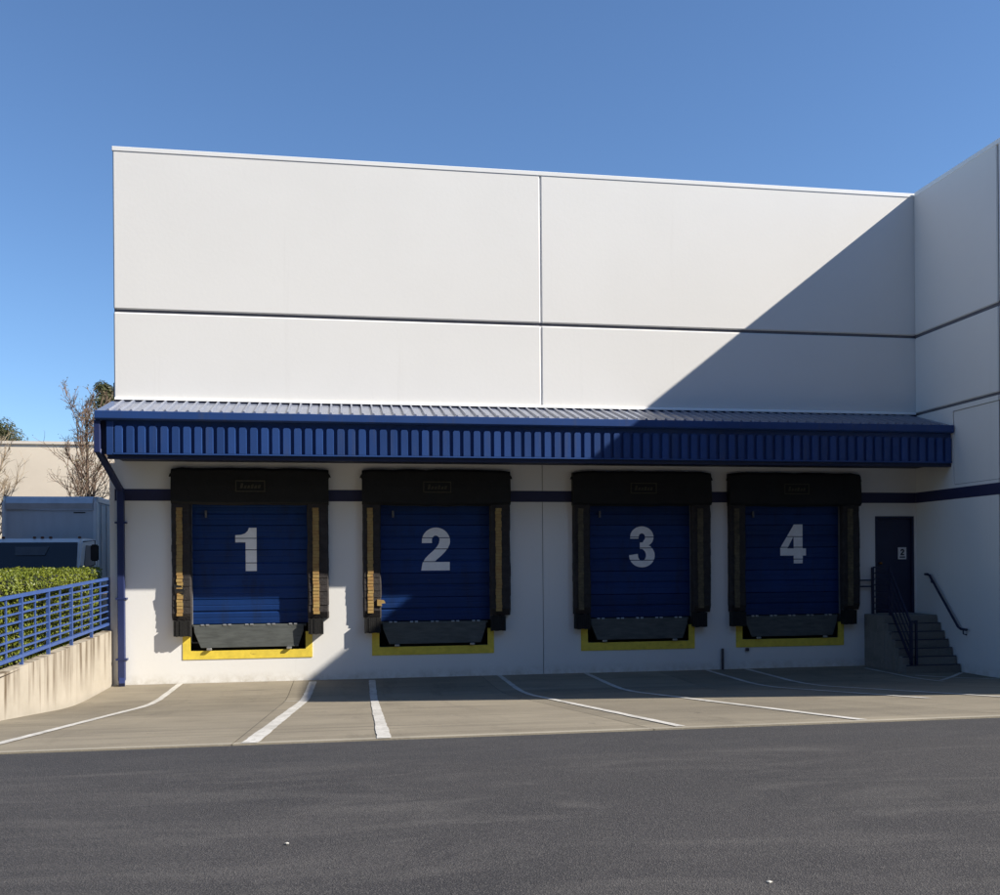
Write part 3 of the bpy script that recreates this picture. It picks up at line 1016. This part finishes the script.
    # --- bumpers
    for (xa, xb) in ((s + 0.03, s + 0.365), (s + 2.66, s + 2.965)):
        bu = MB()
        nb = 8
        wdt = (xb - xa) / nb
        for k in range(nb):
            jz = random.Random(k + bi).uniform(-0.006, 0.006)
            bu.box(xa + k * wdt + 0.002, xa + (k + 1) * wdt - 0.002, -0.17 + jz, -0.008, 0.95 + jz, 1.262 + jz)
        wpart(bu, 'dock_bumper', M['rubber'])
    # --- leveler
    lv = MB()
    lx0, lx1 = s + 0.40, s + 2.57
    bx0, bx1 = s + 0.54, s + 2.45
    top, bot = 1.155, 0.705
    v = [(lx0, -0.03, top), (lx1, -0.03, top), (lx1 - 0.01, -0.033, 1.02), (bx1, -0.042, bot), (bx0, -0.042, bot), (lx0 + 0.01, -0.033, 1.02)]
    vb = [(x, y + 0.035, z) for x, y, z in v]
    lv.add(v + vb, [(0, 1, 2, 3, 4, 5), (11, 10, 9, 8, 7, 6)] + [(i, (i + 1) % 6, 6 + (i + 1) % 6, 6 + i) for i in range(6)])
    lev = wpart(lv, 'dock_leveler', M['lip'], bevel=0.006)
    dk = MB().box(s + 0.375, s + 2.61, 0.007, 0.099, 1.115, 1.16)
    link('deck', dk.mesh('deck', M['lip']), lev)
    hinge = MB()
    for k in range(5):
        cx = lx0 + 0.22 + k * (lx1 - lx0 - 0.44) / 4
        for dx in (-0.05, 0.05):
            hinge.tube([(cx + dx - 0.03, -0.022, 1.158), (cx + dx + 0.03, -0.022, 1.158)], 0.020, 8)
    link('hinge', hinge.mesh('hinge', M['steel'], 0, 1), lev)['kind'] = 'stuff'
    for cx in (s + 0.70, s + 2.27):
        kp = MB().box(cx - 0.05, cx + 0.05, -0.07, -0.008, bot - 0.05, bot - 0.004)
        link('lip_keeper', kp.mesh('lip_keeper', M['steel'], 0.01), lev)
    # --- yellow painted pit frame
    yf = MB()
    ya, yb_ = s + 0.185, s + 2.735
    ia, ib = s + 0.335, s + 2.60
    yf.prism([(ya, 0.475), (yb_, 0.475), (yb_, 1.0), (ib, 1.0), (ib, 0.645), (ia, 0.645), (ia, 1.0), (ya, 1.0)], 'y', -0.012, 0.02)
    wpart(yf, 'pit_frame', M['yellow'])
# torn pieces hanging off two of the pads
tf = MB().prism([(-3.27, 1.99), (-3.12, 1.96), (-3.05, 1.86), (-3.09, 1.78), (-3.16, 1.83), (-3.24, 1.80)], 'y', -0.178, -0.150)
wpart(tf, 'torn_flap', M['vinyl'])
tf = MB().prism([(0.74, 1.64), (0.88, 1.62), (0.91, 1.56), (0.83, 1.55), (0.84, 1.50), (0.74, 1.51)], 'y', -0.180, -0.150)
wpart(tf, 'torn_flap', M['guide'])

# ------------------------------------------------------------------ exit door
fm = MB()
fm.box(EX0 + 0.002, EX0 + 0.05, -0.012, 0.10, 1.172, 3.358)
fm.box(EX1 - 0.05, EX1 - 0.002, -0.012, 0.10, 1.172, 3.358)
fm.box(EX0 + 0.051, EX1 - 0.051, -0.012, 0.10, 3.31, 3.358)
ed = wpart(fm, 'exit_door', M['exitdoor'])
ed['label'] = 'navy steel exit door at the top of the concrete stairs'
link('door_leaf', MB().box(EX0 + 0.053, EX1 - 0.053, 0.04, 0.09, 1.176, 3.306).mesh('door_leaf', M['exitdoor'], 0.003), ed)
kb = MB().tube([(12.02, 0.04, 2.30), (12.02, -0.015, 2.30), (12.02, -0.02, 2.30), (12.02, -0.06, 2.30)], [0.014, 0.014, 0.032, 0.026], 12)
link('handle', kb.mesh('handle', M['brass'], smooth=True), ed)
link('sign_plate', MB().box(12.48, 12.685, 0.030, 0.039, 2.385, 2.655).mesh('sign_plate', M['sign'], 0.002), ed)
two = numeral(2, 12.535, 2.475, 0.095, 0.145, 0.0295, [])
two.materials.clear(); two.materials.append(M['signink'])
link('sign_number', two, ed)
link('sign_text_bar', MB().box(12.515, 12.65, 0.0265, 0.0295, 2.42, 2.448).mesh('sign_text_bar', M['signink']), ed)

# ================================================================== STAIRS
st = tag(empty('concrete_stairs', (12.26, -0.8, 0)), 'grey concrete stairs and landing below the navy exit door', 'stairs')
def tpart(root, mbld, name, mats, **kw):
    o = mbld.build(name, mats, None, **kw)
    o.parent = root
    o.matrix_parent_inverse = Matrix.Translation(-root.location)
    return o
SX0, SX1 = 11.62, XR - 0.03
LAND = -0.80
tpart(st, MB().box(SX0, SX1, LAND, -0.004, -0.05, 1.165), 'landing', M['stair'], bevel=0.008)
RUN = 0.135
RISE = 1.165 / 7
for k in range(6):
    zt = 1.165 - (k + 1) * RISE
    ya = LAND - (k + 1) * RUN
    b = MB().box(SX0, SX1, ya, LAND - k * RUN - 0.001, -0.05, zt)
    tpart(st, b, 'step', M['stair'], bevel=0.012)
    tpart(st, MB().box(SX0 + 0.02, SX1 - 0.01, ya - 0.006, ya + 0.03, zt - 0.012, zt + 0.004), 'nosing', M['darkrail'])
# guard rail on the open side
gr = tag(empty('stair_railing', (11.80, -0.4, 1.165)), 'dark navy stair railing on the open left side of the concrete stairs', 'railing')
RX = 11.80
posts = [(-0.06, 1.165, 2.21), (-0.76, 1.165, 2.21), (LAND - 5.4 * RUN, 0.15, 1.10)]
for (y, za, zb2) in posts:
    tpart(gr, MB().box(RX - 0.025, RX + 0.025, y - 0.025, y + 0.025, za, zb2), 'post', M['darkrail'])
for k in range(8):
    z = 1.28 + k * 0.133
    tpart(gr, MB().bar((RX, -0.085, z), (RX, -0.735, z), 0.02, 0.028), 'horizontal_bar', M['darkrail'])
yb3 = posts[2][0]
for k in range(5):
    hgt = 0.10 + k * 0.21
    tpart(gr, MB().bar((RX, -0.785, 1.165 + hgt), (RX, yb3 + 0.025, 0.20 + hgt * 0.92), 0.03 if k in (0, 4) else 0.02, 0.05 if k in (0, 4) else 0.022), 'sloped_bar', M['darkrail'])
tpart(gr, MB().box(RX + 0.10, RX + 0.14, yb3 - 0.02, yb3 + 0.02, 0.15, 1.10), 'post', M['darkrail'])
tpart(gr, MB().box(RX + 0.027, RX + 0.10, yb3 - 0.02, yb3 + 0.02, 1.05, 1.09), 'post_cap', M['darkrail'])
for z in (1.78, 1.92):
    tpart(gr, MB().bar((RX - 0.027, -0.06, z), (RX - 0.30, -0.06, z), 0.03, 0.03), 'wall_arm', M['darkrail'])
# wall handrail
wr = tag(empty('wall_handrail', (12.88, -1.0, 1.0)), 'dark blue sloping handrail fixed to the white wing wall beside the stairs', 'handrail')
hx = XR - 0.085
hb = MB().tube([(XR - 0.004, -0.44, 2.05), (hx, -0.46, 2.05), (hx, -0.62, 2.03), (hx, -1.62, 0.95), (hx, -1.72, 0.91), (hx, -1.90, 0.91)], 0.026, 10)
tpart(wr, hb, 'rail', M['darkrail'], smooth=True)
for (y, z) in ((-0.68, 1.96), (-1.78, 0.905)):
    tpart(wr, MB().tube([(hx, y, z), (hx, y - 0.01, z - 0.09), (XR - 0.004, y, z - 0.11)], 0.013, 8), 'bracket', M['darkrail'])

# ================================================================== RETAINING WALL AND RAILING
def wx(y):
    return -4.46 + 0.032 * y
def wtop(y):
    return 1.085 + 0.0365 * y
rw = tag(empty('retaining_wall', (-4.6, -3, 0)), 'low stained concrete retaining wall along the left side of the apron', 'wall')
mb = MB()
ysr = [0.0, -1.5, -3.0, -4.5, -6.0, -7.5, -8.6]
for y in ysr:
    mb.v += [(wx(y), y, ramp(y) - 0.3), (wx(y), y, wtop(y)), (wx(y) - 0.2, y, wtop(y)), (wx(y) - 0.2, y, ramp(y) - 0.3)]
for j in range(len(ysr) - 1):
    for k in range(4):
        a, b = j * 4 + k, j * 4 + (k + 1) % 4
        mb.f.append((a, b, b + 4, a + 4)); mb.m.append(0)
mb.f += [(0, 1, 2, 3), tuple((len(ysr) - 1) * 4 + k for k in (3, 2, 1, 0))]; mb.m += [0, 0]
wo_ = tpart(rw, mb, 'wall_body', M['retain'])
uvl = wo_.data.uv_layers.new(name='height')
for poly in wo_.data.polygons:
    for li in poly.loop_indices:
        co = wo_.data.vertices[wo_.data.loops[li].vertex_index].co
        uvl.data[li].uv = (co.y, 1.0 if co.z > ramp(co.y) + 0.02 else -0.35)
# blue guard rail on top of the wall
bl = tag(empty('blue_guard_rail', (-4.55, -3.0, 1.0)), 'bright blue steel guard railing standing on the stained retaining wall', 'railing')
def rp(y, h):
    return (wx(y) - 0.07, y, wtop(y) + h)
Y_END = -8.47
PS = 1.21
RH = 1.05
def rail_bar(h, w, t, name):
    tpart(bl, MB().bar(rp(0.06 - 0.02, h), rp(Y_END - 0.02, h), w, t), name, M['rail'])
rail_bar(RH - 0.02, 0.055, 0.05, 'top_rail')
rail_bar(0.135, 0.055, 0.05, 'bottom_rail')
for k in range(6):
    rail_bar(0.135 + 0.128 * (k + 1), 0.026, 0.026, 'horizontal_bar')
for k in range(8):
    y = 0.0 - k * PS
    px, py, pz = rp(y, 0)
    tpart(bl, MB().box(px - 0.025, px + 0.025, py - 0.024, py + 0.024, pz - 0.02, pz + RH - 0.045), 'post', M['rail'])
    if k < 7:
        y2 = y - PS / 2
        px, py, pz = rp(y2, 0)
        tpart(bl, MB().box(px - 0.010, px + 0.010, py - 0.020, py + 0.020, pz + 0.16, pz + RH - 0.045), 'baluster', M['rail'])

# ================================================================== HEDGE
def leaf_mat(name, a, b, c):
    m = bpy.data.materials.new(name)
    m.use_nodes = True
    nt = m.node_tree
    bs = nt.nodes['Principled BSDF']
    pos = N(nt, 'ShaderNodeNewGeometry').outputs['Position']
    col = mix(nt, noise_fac(nt, pos, 22, 0.3, 0.7, 3), a, b)
    col = mix(nt, noise_fac(nt, pos, 5, 0.5, 0.75, 3), col, c)
    nt.links.new(col, bs.inputs['Base Color'])
    bs.inputs['Roughness'].default_value = 0.45
    bs.inputs['Specular IOR Level'].default_value = 0.4
    tr = N(nt, 'ShaderNodeBsdfTranslucent')
    nt.links.new(col, tr.inputs[0])
    mx = N(nt, 'ShaderNodeMixShader')
    mx.inputs[0].default_value = 0.25
    nt.links.new(bs.outputs[0], mx.inputs[1])
    nt.links.new(tr.outputs[0], mx.inputs[2])
    nt.links.new(mx.outputs[0], nt.nodes['Material Output'].inputs[0])
    return m
M['hedge'] = leaf_mat('hedge_leaf', (0.125, 0.160, 0.016), (0.225, 0.250, 0.024), (0.055, 0.090, 0.012))
M['hedgecore'] = mat('hedge_twigs', (0.020, 0.022, 0.010), 0.9, var=0.4, vscale=8)
hg = tag(empty('hedge', (-5.5, -3, 1.0)), 'clipped green hedge behind the blue guard railing', 'hedge')
HX0, HX1, HY0, HY1 = -6.15, -4.72, -8.3, 0.30
def htop(y):
    return 2.33 + 0.012 * y
rnd = random.Random(5)
core = MB()
ny = 16
for j in range(ny + 1):
    y = HY0 + 0.08 + (HY1 - HY0 - 0.16) * j / ny
    t = htop(y) - 0.11
    core.v += [(HX1 - 0.10, y, 0.75), (HX1 - 0.09 + rnd.uniform(-.02, .02), y, t - 0.1), (HX1 - 0.2, y, t), (HX0 + 0.2, y, t), (HX0 + 0.1, y, t - 0.1), (HX0 + 0.1, y, 0.75)]
for j in range(ny):
    for k in range(6):
        a, b = j * 6 + k, j * 6 + (k + 1) % 6
        core.f.append((a, b, b + 6, a + 6)); core.m.append(0)
core.f += [tuple(range(6)), tuple(ny * 6 + k for k in range(6))]; core.m += [0, 0]
tpart(hg, core, 'twig_core', M['hedgecore'])
def leaf_quad(mb, p, n, size, rnd):
    n = n.normalized()
    a = n.orthogonal().normalized()
    a.rotate(Matrix.Rotation(rnd.uniform(0, 2 * pi), 3, n))
    b = n.cross(a)
    L, W = size * rnd.uniform(0.8, 1.25), size * rnd.uniform(0.42, 0.6)
    m = n * size * 0.12
    mb.add([p - a * L * 0.5, p - b * W * 0.5 + m, p + a * L * 0.5, p + b * W * 0.5 + m], [(0, 1, 2), (0, 2, 3)])
lv = MB()
for _ in range(26000):
    u = rnd.random()
    y = rnd.uniform(HY0, HY1)
    t = htop(y) + 0.035 * noise.noise((y * 1.6, 3.0, 0.0)) + 0.02 * noise.noise((y * 5, 1.0, 0.0))
    if u < 0.55:      # side towards the railing
        z = rnd.uniform(0.95, t)
        bul = 0.05 * noise.noise((y * 2.2, z * 2.2, 1.0)) + 0.03 * noise.noise((y * 7, z * 7, 1.0))
        p = Vector((HX1 + bul - abs(rnd.gauss(0, 0.035)), y, z))
        n = Vector((1, rnd.gauss(0, .6), rnd.gauss(0.35, .6)))
    elif u < 0.80:    # top
        x = rnd.uniform(HX0, HX1)
        p = Vector((x, y, t + 0.03 * noise.noise((x * 5, y * 5, 2.0)) - abs(rnd.gauss(0, 0.04))))
        n = Vector((rnd.gauss(0, .6), rnd.gauss(0, .6), 1))
    elif u < 0.88:    # end by the building
        x = rnd.uniform(HX0, HX1)
        z = rnd.uniform(0.95, t)
        p = Vector((x, HY1 - abs(rnd.gauss(0, 0.04)) + 0.04 * noise.noise((x * 3, z * 3, 4.0)), z))
        n = Vector((rnd.gauss(0, .6), 1, rnd.gauss(0.2, .6)))
    elif u < 0.96:    # near end
        x = rnd.uniform(HX0, HX1)
        z = rnd.uniform(0.85, t)
        p = Vector((x, HY0 + abs(rnd.gauss(0, 0.04)), z))
        n = Vector((rnd.gauss(0, .6), -1, rnd.gauss(0.2, .6)))
    else:
        z = rnd.uniform(0.95, t)
        p = Vector((HX0 + abs(rnd.gauss(0, 0.04)), y, z))
        n = Vector((-1, rnd.gauss(0, .6), rnd.gauss(0.3, .6)))
    # round the upper corner and let stray shoots stick out
    if rnd.random() < 0.02:
        p += n.normalized() * rnd.uniform(0.02, 0.07)
    leaf_quad(lv, p, n, rnd.uniform(0.040, 0.068), rnd)
fo = tpart(hg, lv, 'foliage', M['hedge'])
fo['kind'] = 'stuff'

# ================================================================== BOX TRUCK
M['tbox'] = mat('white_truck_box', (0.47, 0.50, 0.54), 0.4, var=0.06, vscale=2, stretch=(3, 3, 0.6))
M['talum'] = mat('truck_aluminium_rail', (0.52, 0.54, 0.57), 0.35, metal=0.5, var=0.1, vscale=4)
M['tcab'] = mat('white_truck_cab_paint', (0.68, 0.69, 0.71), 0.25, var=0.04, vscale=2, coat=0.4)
M['tglass'] = mat('dark_windscreen_glass', (0.010, 0.014, 0.022), 0.06, var=0.1, vscale=2, spec=0.6)
M['tblack'] = mat('black_truck_plastic', (0.012, 0.012, 0.013), 0.5, var=0.2, vscale=8)
M['glassreflection'] = mat('painted_glass_reflection', (0.06, 0.07, 0.085), 0.5, var=0.2, vscale=4)  # dim blue-grey for the painted reflection on the glass
M['amber'] = mat('amber_marker_lens', (0.10, 0.03, 0.01), 0.3, var=0.1, vscale=20)
M['lens'] = mat('headlight_lens', (0.55, 0.57, 0.6), 0.15, var=0.05, vscale=20)
M['tyre'] = mat('tyre_rubber', (0.018, 0.018, 0.018), 0.85, var=0.3, vscale=10)
M['rim'] = mat('painted_wheel_rim', (0.45, 0.45, 0.46), 0.45, metal=0.4, var=0.15, vscale=8)
tk = tag(empty('box_truck', (-7.0, 6.5, 1.02)), 'white box truck parked in shade behind the hedge, facing the yard', 'truck')
TX0, TX1 = -8.10, -5.90
TZ = 4.07
G = 1.02
bxm = MB()
# cargo box, rounded nose at the roof edge
bxm.prism([(5.0, 1.95), (5.0, TZ - 0.16), (5.05, TZ - 0.05), (5.16, TZ), (10.6, TZ), (10.6, 1.95)], 'x', TX0 + 0.04, TX1 - 0.04)
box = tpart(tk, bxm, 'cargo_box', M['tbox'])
def sub(parent, mbld, name, mats, **kw):
    o = mbld.build(name, mats, None, **kw)
    o.parent = parent
    return o
# world coordinates: the cargo box has an identity world matrix through its inverse
for (xa, xb) in ((TX0, TX0 + 0.10), (TX1 - 0.10, TX1)):
    sub(box, MB().box(xa, xb, 4.965, 5.10, 1.95, TZ - 0.10), 'corner_post', M['tcab'], bevel=0.03, seg=2)
    sub(box, MB().box(xa, xb, 5.10, 10.62, TZ - 0.14, TZ + 0.012), 'roof_rail', M['talum'], bevel=0.02)
sub(box, MB().prism([(4.97, TZ - 0.33), (4.955, TZ - 0.30), (4.955, TZ - 0.16), (5.0, TZ - 0.04), (5.12, TZ + 0.012), (5.16, TZ + 0.005), (5.02, TZ - 0.1), (5.0, TZ - 0.33)], 'x', TX0 + 0.101, TX1 - 0.101), 'front_cap', M['talum'])
for k in range(9):
    y = 5.5 + k * 0.58
    sub(box, MB().box(TX1 - 0.039, TX1 - 0.012, y, y + 0.045, 2.1, TZ - 0.16), 'side_post', M['talum'])
sub(box, MB().box(TX0 + 0.02, TX1 - 0.01, 5.0, 10.62, 1.86, 1.949), 'sill_rail', M['talum'])
sub(box, MB().box(TX1 - 0.55, TX1 - 0.28, 4.990, 4.999, TZ - 0.40, TZ - 0.375), 'marker_strip', M['tblack'])
tpart(tk, MB().box(TX0 + 0.5, TX1 - 0.5, 2.9, 10.4, 1.62, 1.85), 'chassis', M['tblack'])
# cab over the engine
CX0, CX1 = -7.80, -5.80
cab = MB()
rows = [(1.50, 3.05), (2.00, 3.02), (2.35, 3.10), (2.92, 3.38), (3.00, 3.52), (3.02, 3.75), (3.02, 4.75), (1.50, 4.75)]
poly = [(y, z) for z, y in rows]
cab.prism(poly, 'x', CX0 + 0.06, CX1 - 0.06)
cabo = tpart(tk, cab, 'cab', M['tcab'], bevel=0.05, seg=3)
def wsp(z):
    t = (z - 2.35) / (2.92 - 2.35)
    return 3.10 + 0.28 * t
ws = MB()
v = [(CX0 + 0.10, wsp(2.22) - 0.012, 2.22), (CX1 - 0.10, wsp(2.22) - 0.012, 2.22), (CX1 - 0.15, wsp(2.915) - 0.012, 2.915), (CX0 + 0.15, wsp(2.915) - 0.012, 2.915)]
ws.add(v + [(x, y + 0.02, z) for x, y, z in v], [(0, 1, 2, 3), (7, 6, 5, 4), (0, 4, 5, 1), (1, 5, 6, 2), (2, 6, 7, 3), (3, 7, 4, 0)])
sub(cabo, ws, 'windshield', M['tglass'])
sub(cabo, MB().add([(-7.25, wsp(2.62) - 0.03, 2.62), (-6.62, wsp(2.62) - 0.03, 2.62), (-6.55, wsp(2.82) - 0.03, 2.82), (-7.28, wsp(2.82) - 0.03, 2.82)], [(0, 1, 2, 3)]), 'windshield_reflection', M['glassreflection'])  # pale sheet in front of the glass paints a reflection
for sx, xa in ((-1, CX0 + 0.055), (1, CX1 - 0.055)):
    sub(cabo, MB().prism([(3.5, 2.3), (3.72, 2.85), (4.45, 2.85), (4.45, 2.3)], 'x', xa - 0.006, xa + 0.006), 'side_window', M['tglass'])
    # mirror on an arm
    xm = xa + sx * 0.30
    mr = MB().tube([(xa, 3.45, 2.93), (xm, 3.28, 2.95), (xm, 3.26, 2.40), (xa, 3.30, 2.30)], 0.014, 6)
    mo = sub(cabo, mr, 'mirror_arm', M['tblack'])
    sub(cabo, MB().box(xm - 0.09, xm + 0.09, 3.22, 3.27, 2.48, 2.86), 'mirror', M['tblack'], bevel=0.03, seg=2)
    sub(cabo, MB().box(xa - sx * 0.40 - 0.14, xa - sx * 0.40 + 0.14, 2.985, 3.03, 1.72, 1.88), 'headlight', M['lens'], bevel=0.02)
for x in (-6.93, -6.76, -6.58, -7.60, -5.95):
    sub(cabo, MB().box(x - 0.035, x + 0.035, 3.50, 3.56, 3.005, 3.055), 'marker_light', M['amber'], bevel=0.012)
sub(cabo, MB().box(CX0 + 0.08, CX1 - 0.08, 2.97, 3.04, 1.92, 2.14), 'grille', M['tblack'], bevel=0.01)
tpart(tk, MB().box(CX0 + 0.02, CX1 - 0.02, 2.86, 3.04, 1.36, 1.60), 'bumper', M['tcab'], bevel=0.03)
def wheel(x, y):
    r, w = 0.40, 0.13
    prof = [(r - 0.08, -w), (r, -w + 0.03), (r, w - 0.03), (r - 0.08, w)]
    n = 24
    mb = MB()
    vv = []
    for k in range(n):
        a = 2 * pi * k / n
        for (rr, dx) in prof:
            vv.append((x + dx, y + rr * cos(a), G + r + rr * sin(a)))
    ff = [(k * 4 + i, k * 4 + i + 1, ((k + 1) % n) * 4 + i + 1, ((k + 1) % n) * 4 + i) for k in range(n) for i in range(3)]
    mb.add(vv, ff)
    wo2 = tpart(tk, mb, 'wheel', M['tyre'])
    rm = MB().tube([(x - w + 0.02, y, G + r), (x, y, G + r), (x + w - 0.02, y, G + r)], [r - 0.08, r - 0.12, r - 0.08], 20)
    sub(wo2, rm, 'rim', M['rim'])
for x in (TX0 + 0.22, TX1 - 0.22):
    for y in (3.75, 8.6):
        wheel(x, y)

# ================================================================== DISTANT BUILDING
M['beige'] = mat('beige_stucco', (0.74, 0.64, 0.50), 0.85, var=0.06, vscale=0.5)
M['beigecap'] = mat('pale_parapet_cap', (0.74, 0.66, 0.55), 0.7, var=0.05, vscale=1)
db = tag(empty('distant_building', (-24, 45, 1.0)), 'long plain beige building far behind the truck and bare trees', 'building')
tpart(db, MB().box(-70, 6, 45.0, 75.0, 0.9, 10.1), 'wall', M['beige'])
tpart(db, MB().box(-70.1, 6.1, 44.9, 75.1, 10.1, 10.28), 'parapet_cap', M['beigecap'])
for x in (-62, -50, -38, -26, -11, 0):
    tpart(db, MB().box(x - 0.03, x + 0.03, 44.97, 44.998, 0.9, 10.08), 'panel_joint', M['beigecap'])

# ================================================================== TREES
M['bark'] = mat('grey_brown_bark', (0.15, 0.105, 0.075), 0.9, var=0.3, vscale=6)
M['twig'] = mat('reddish_twigs', (0.19, 0.125, 0.085), 0.85, var=0.3, vscale=2)
M['paletwig'] = mat('pale_dry_twigs', (0.32, 0.25, 0.17), 0.85, var=0.25, vscale=2)
M['bud'] = mat('dull_green_buds', (0.13, 0.12, 0.06), 0.8, var=0.4, vscale=5)
M['pine'] = leaf_mat('evergreen_leaf', (0.055, 0.065, 0.024), (0.095, 0.095, 0.035), (0.035, 0.045, 0.018))
def bare_tree(name, base, height, spread, label, seed, twig, nmain, first, buds=0, upright=0.75, twig_scale=1.0):
    rnd = random.Random(seed)
    root = tag(empty(name, base), label, 'tree')
    B = Vector(base)
    trunk, tw, bd = MB(), MB(), MB()
    th = height * 0.9
    def wander(p, d, L, r0, r1, steps, up, jit):
        pts, rr = [p.copy()], [r0]
        for k in range(steps):
            d = (d + Vector((rnd.gauss(0, jit), rnd.gauss(0, jit), rnd.gauss(0, jit) + up))).normalized()
            p = p + d * L / steps
            pts.append(p.copy()); rr.append(r0 + (r1 - r0) * (k + 1) / steps)
        return pts, rr
    tp, trd = wander(B, Vector((0, 0, 1)), th, 0.013 * height, 0.003 * height, 12, 0.10, 0.03)
    trunk.tube(tp, trd, 8)
    for i in range(nmain):
        t = first + (0.97 - first) * i / nmain
        k = min(len(tp) - 2, int(t * 12))
        p = tp[k].lerp(tp[k + 1], t * 12 - k)
        a = i * 2.4 + rnd.uniform(-.4, .4)
        d = Vector((cos(a), sin(a), upright * rnd.uniform(0.7, 1.5)))
        L = spread * (1.35 - 0.75 * t) * rnd.uniform(0.8, 1.2) * (1.5 if upright > 1 else 1.2)
        bp, br = wander(p, d.normalized(), L, 0.0045 * height * (1.15 - t), 0.0014 * height, 6, 0.12, 0.12)
        trunk.tube(bp, br, 6)
        for j in range(9):
            u = rnd.uniform(0.2, 1.0)
            kk = min(5, int(u * 6))
            q = bp[kk].lerp(bp[kk + 1], u * 6 - kk)
            dd = (bp[kk + 1] - bp[kk]).normalized() + Vector((rnd.gauss(0, .6), rnd.gauss(0, .6), rnd.gauss(.25, .4)))
            L2 = L * rnd.uniform(0.22, 0.5)
            sp, sr = wander(q, dd.normalized(), L2, 0.0015 * height * twig_scale, 0.0007 * height * twig_scale, 4, 0.1, 0.15)
            tw.tube(sp, sr, 4)
            for _ in range(4):
                u2 = rnd.uniform(0.2, 1)
                k3 = min(3, int(u2 * 4))
                q2 = sp[k3].lerp(sp[k3 + 1], u2 * 4 - k3)
                d3 = (sp[k3 + 1] - sp[k3]).normalized() + Vector((rnd.gauss(0, .7), rnd.gauss(0, .7), rnd.gauss(.2, .5)))
                fp, fr_ = wander(q2, d3.normalized(), L2 * rnd.uniform(.3, .6), 0.0009 * height * twig_scale, 0.0005 * height * twig_scale, 2, 0.05, 0.15)
                tw.tube(fp, fr_, 3)
                for _b in range(buds):
                    leaf_quad(bd, fp[-1] + Vector((rnd.gauss(0, .05), rnd.gauss(0, .05), rnd.gauss(0, .05))), Vector((rnd.gauss(0, 1), rnd.gauss(0, 1), rnd.gauss(0, 1))), rnd.uniform(.05, .10), rnd)
    tpart(root, trunk, 'trunk', M['bark'])
    o = tpart(root, tw, 'crown', twig)
    if buds:
        o = tpart(root, bd, 'buds', M['bud'])
        o['kind'] = 'stuff'
    return root
bare_tree('bare_tree', (-10.85, 25.0, 1.0), 9.3, 1.45, 'tall narrow bare tree behind the truck, beside the awning end', 11, M['twig'], 40, 0.24, 1, 1.25, 1.1)
bare_tree('bare_tree', (-12.2, 16.5, 1.0), 5.7, 1.5, 'small pale bare tree at the left edge, behind the truck', 23, M['paletwig'], 26, 0.3, 0, 1.0, 1.3)
def evergreen(name, base, height, spread, label, seed):
    rnd = random.Random(seed)
    root = tag(empty(name, base), label, 'tree')
    B = Vector(base)
    tr = MB().tube([B, B + Vector((0.1, 0, height * 0.5)), B + Vector((0, 0.1, height * 0.95))], [0.3, 0.2, 0.05], 8)
    fl = MB()
    for i in range(26):
        t = rnd.uniform(0.35, 1.0)
        a = rnd.uniform(0, 2 * pi)
        rad = spread * (1.15 - t) * rnd.uniform(0.3, 1.2) + 0.2
        c = B + Vector((cos(a) * rad, sin(a) * rad, height * t))
        tr.tube([B + Vector((0, 0, height * t - 0.4)), c], [0.06, 0.03], 5)
        cr = spread * rnd.uniform(0.22, 0.40)
        for _ in range(420):
            d = Vector((rnd.gauss(0, 1), rnd.gauss(0, 1), rnd.gauss(0, 0.75)))
            d = d.normalized() * cr * rnd.random() ** 0.4
            leaf_quad(fl, c + d, d + Vector((0, 0, 0.4)), rnd.uniform(0.18, 0.34), rnd)
    tpart(root, tr, 'trunk', M['bark'])
    o = tpart(root, fl, 'crown', M['pine'])
    return root
evergreen('evergreen_tree', (-31.6, 78.0, 1.0), 14.6, 3.6, 'dark evergreen tree rising over the beige building at the left edge', 3)
evergreen('evergreen_tree', (-22.3, 78.0, 1.0), 18.6, 2.4, 'evergreen tree top peeking out beside the warehouse corner above the awning', 9)

# ================================================================== ADDED SKY BLOCKER (unseen block behind the camera, cuts sky light on the facade)
M['brick'] = mat('dark_brown_blocker_brick', (0.075, 0.052, 0.042), 0.9, var=0.25, vscale=3)
M['blockerglass'] = mat('tinted_blocker_glass', (0.012, 0.014, 0.016), 0.15, var=0.1, vscale=1)
ob = tag(empty('added_sky_blocker', (-25, -37, 0.88)), 'added dark brick block behind the camera, cutting sky light on the shaded facade', 'building')
tpart(ob, MB().box(-75, 28, -52, -34.0, 0.7, 23.5), 'wall', M['brick'])
win_me = MB().box(-1.1, 1.1, -0.04, 0.03, -0.9, 0.9).mesh('blocker_window', M['blockerglass'])
for k in range(6):
    for i in range(25):
        o = link('blocker_window', win_me)
        o.parent = ob
        o.location = (-72 + i * 4.0 + 25, 3.0, 3.4 + k * 3.7 - 0.88)

# ================================================================== LITTER ON THE ASPHALT
def scrap(loc, size, seed, label):
    rnd = random.Random(seed)
    n = 7
    ring = [(size * rnd.uniform(0.6, 1.2) * cos(2 * pi * k / n), size * rnd.uniform(0.5, 1.0) * sin(2 * pi * k / n), rnd.uniform(0.002, 0.006)) for k in range(n)]
    mb = MB()
    mb.add([(0, 0, 0.009)] + ring + [(x * 0.9, y * 0.9, 0.0) for x, y, z in ring], [(0, 1 + k, 1 + (k + 1) % n) for k in range(n)] + [(1 + k, 1 + n + k, 1 + n + (k + 1) % n, 1 + (k + 1) % n) for k in range(n)])
    o = mb.build('paper_scrap', M['jambpale'])
    o.location = loc
    tag(o, label, 'litter', 'scraps lying on the asphalt')
scrap((-0.29, -14.96, 0.88), 0.016, 1, 'small pale paper scrap on the asphalt left of centre, in front of dock door 1')
scrap((1.94, -16.01, 0.88), 0.016, 2, 'small pale paper scrap on the asphalt near the lower right foreground')
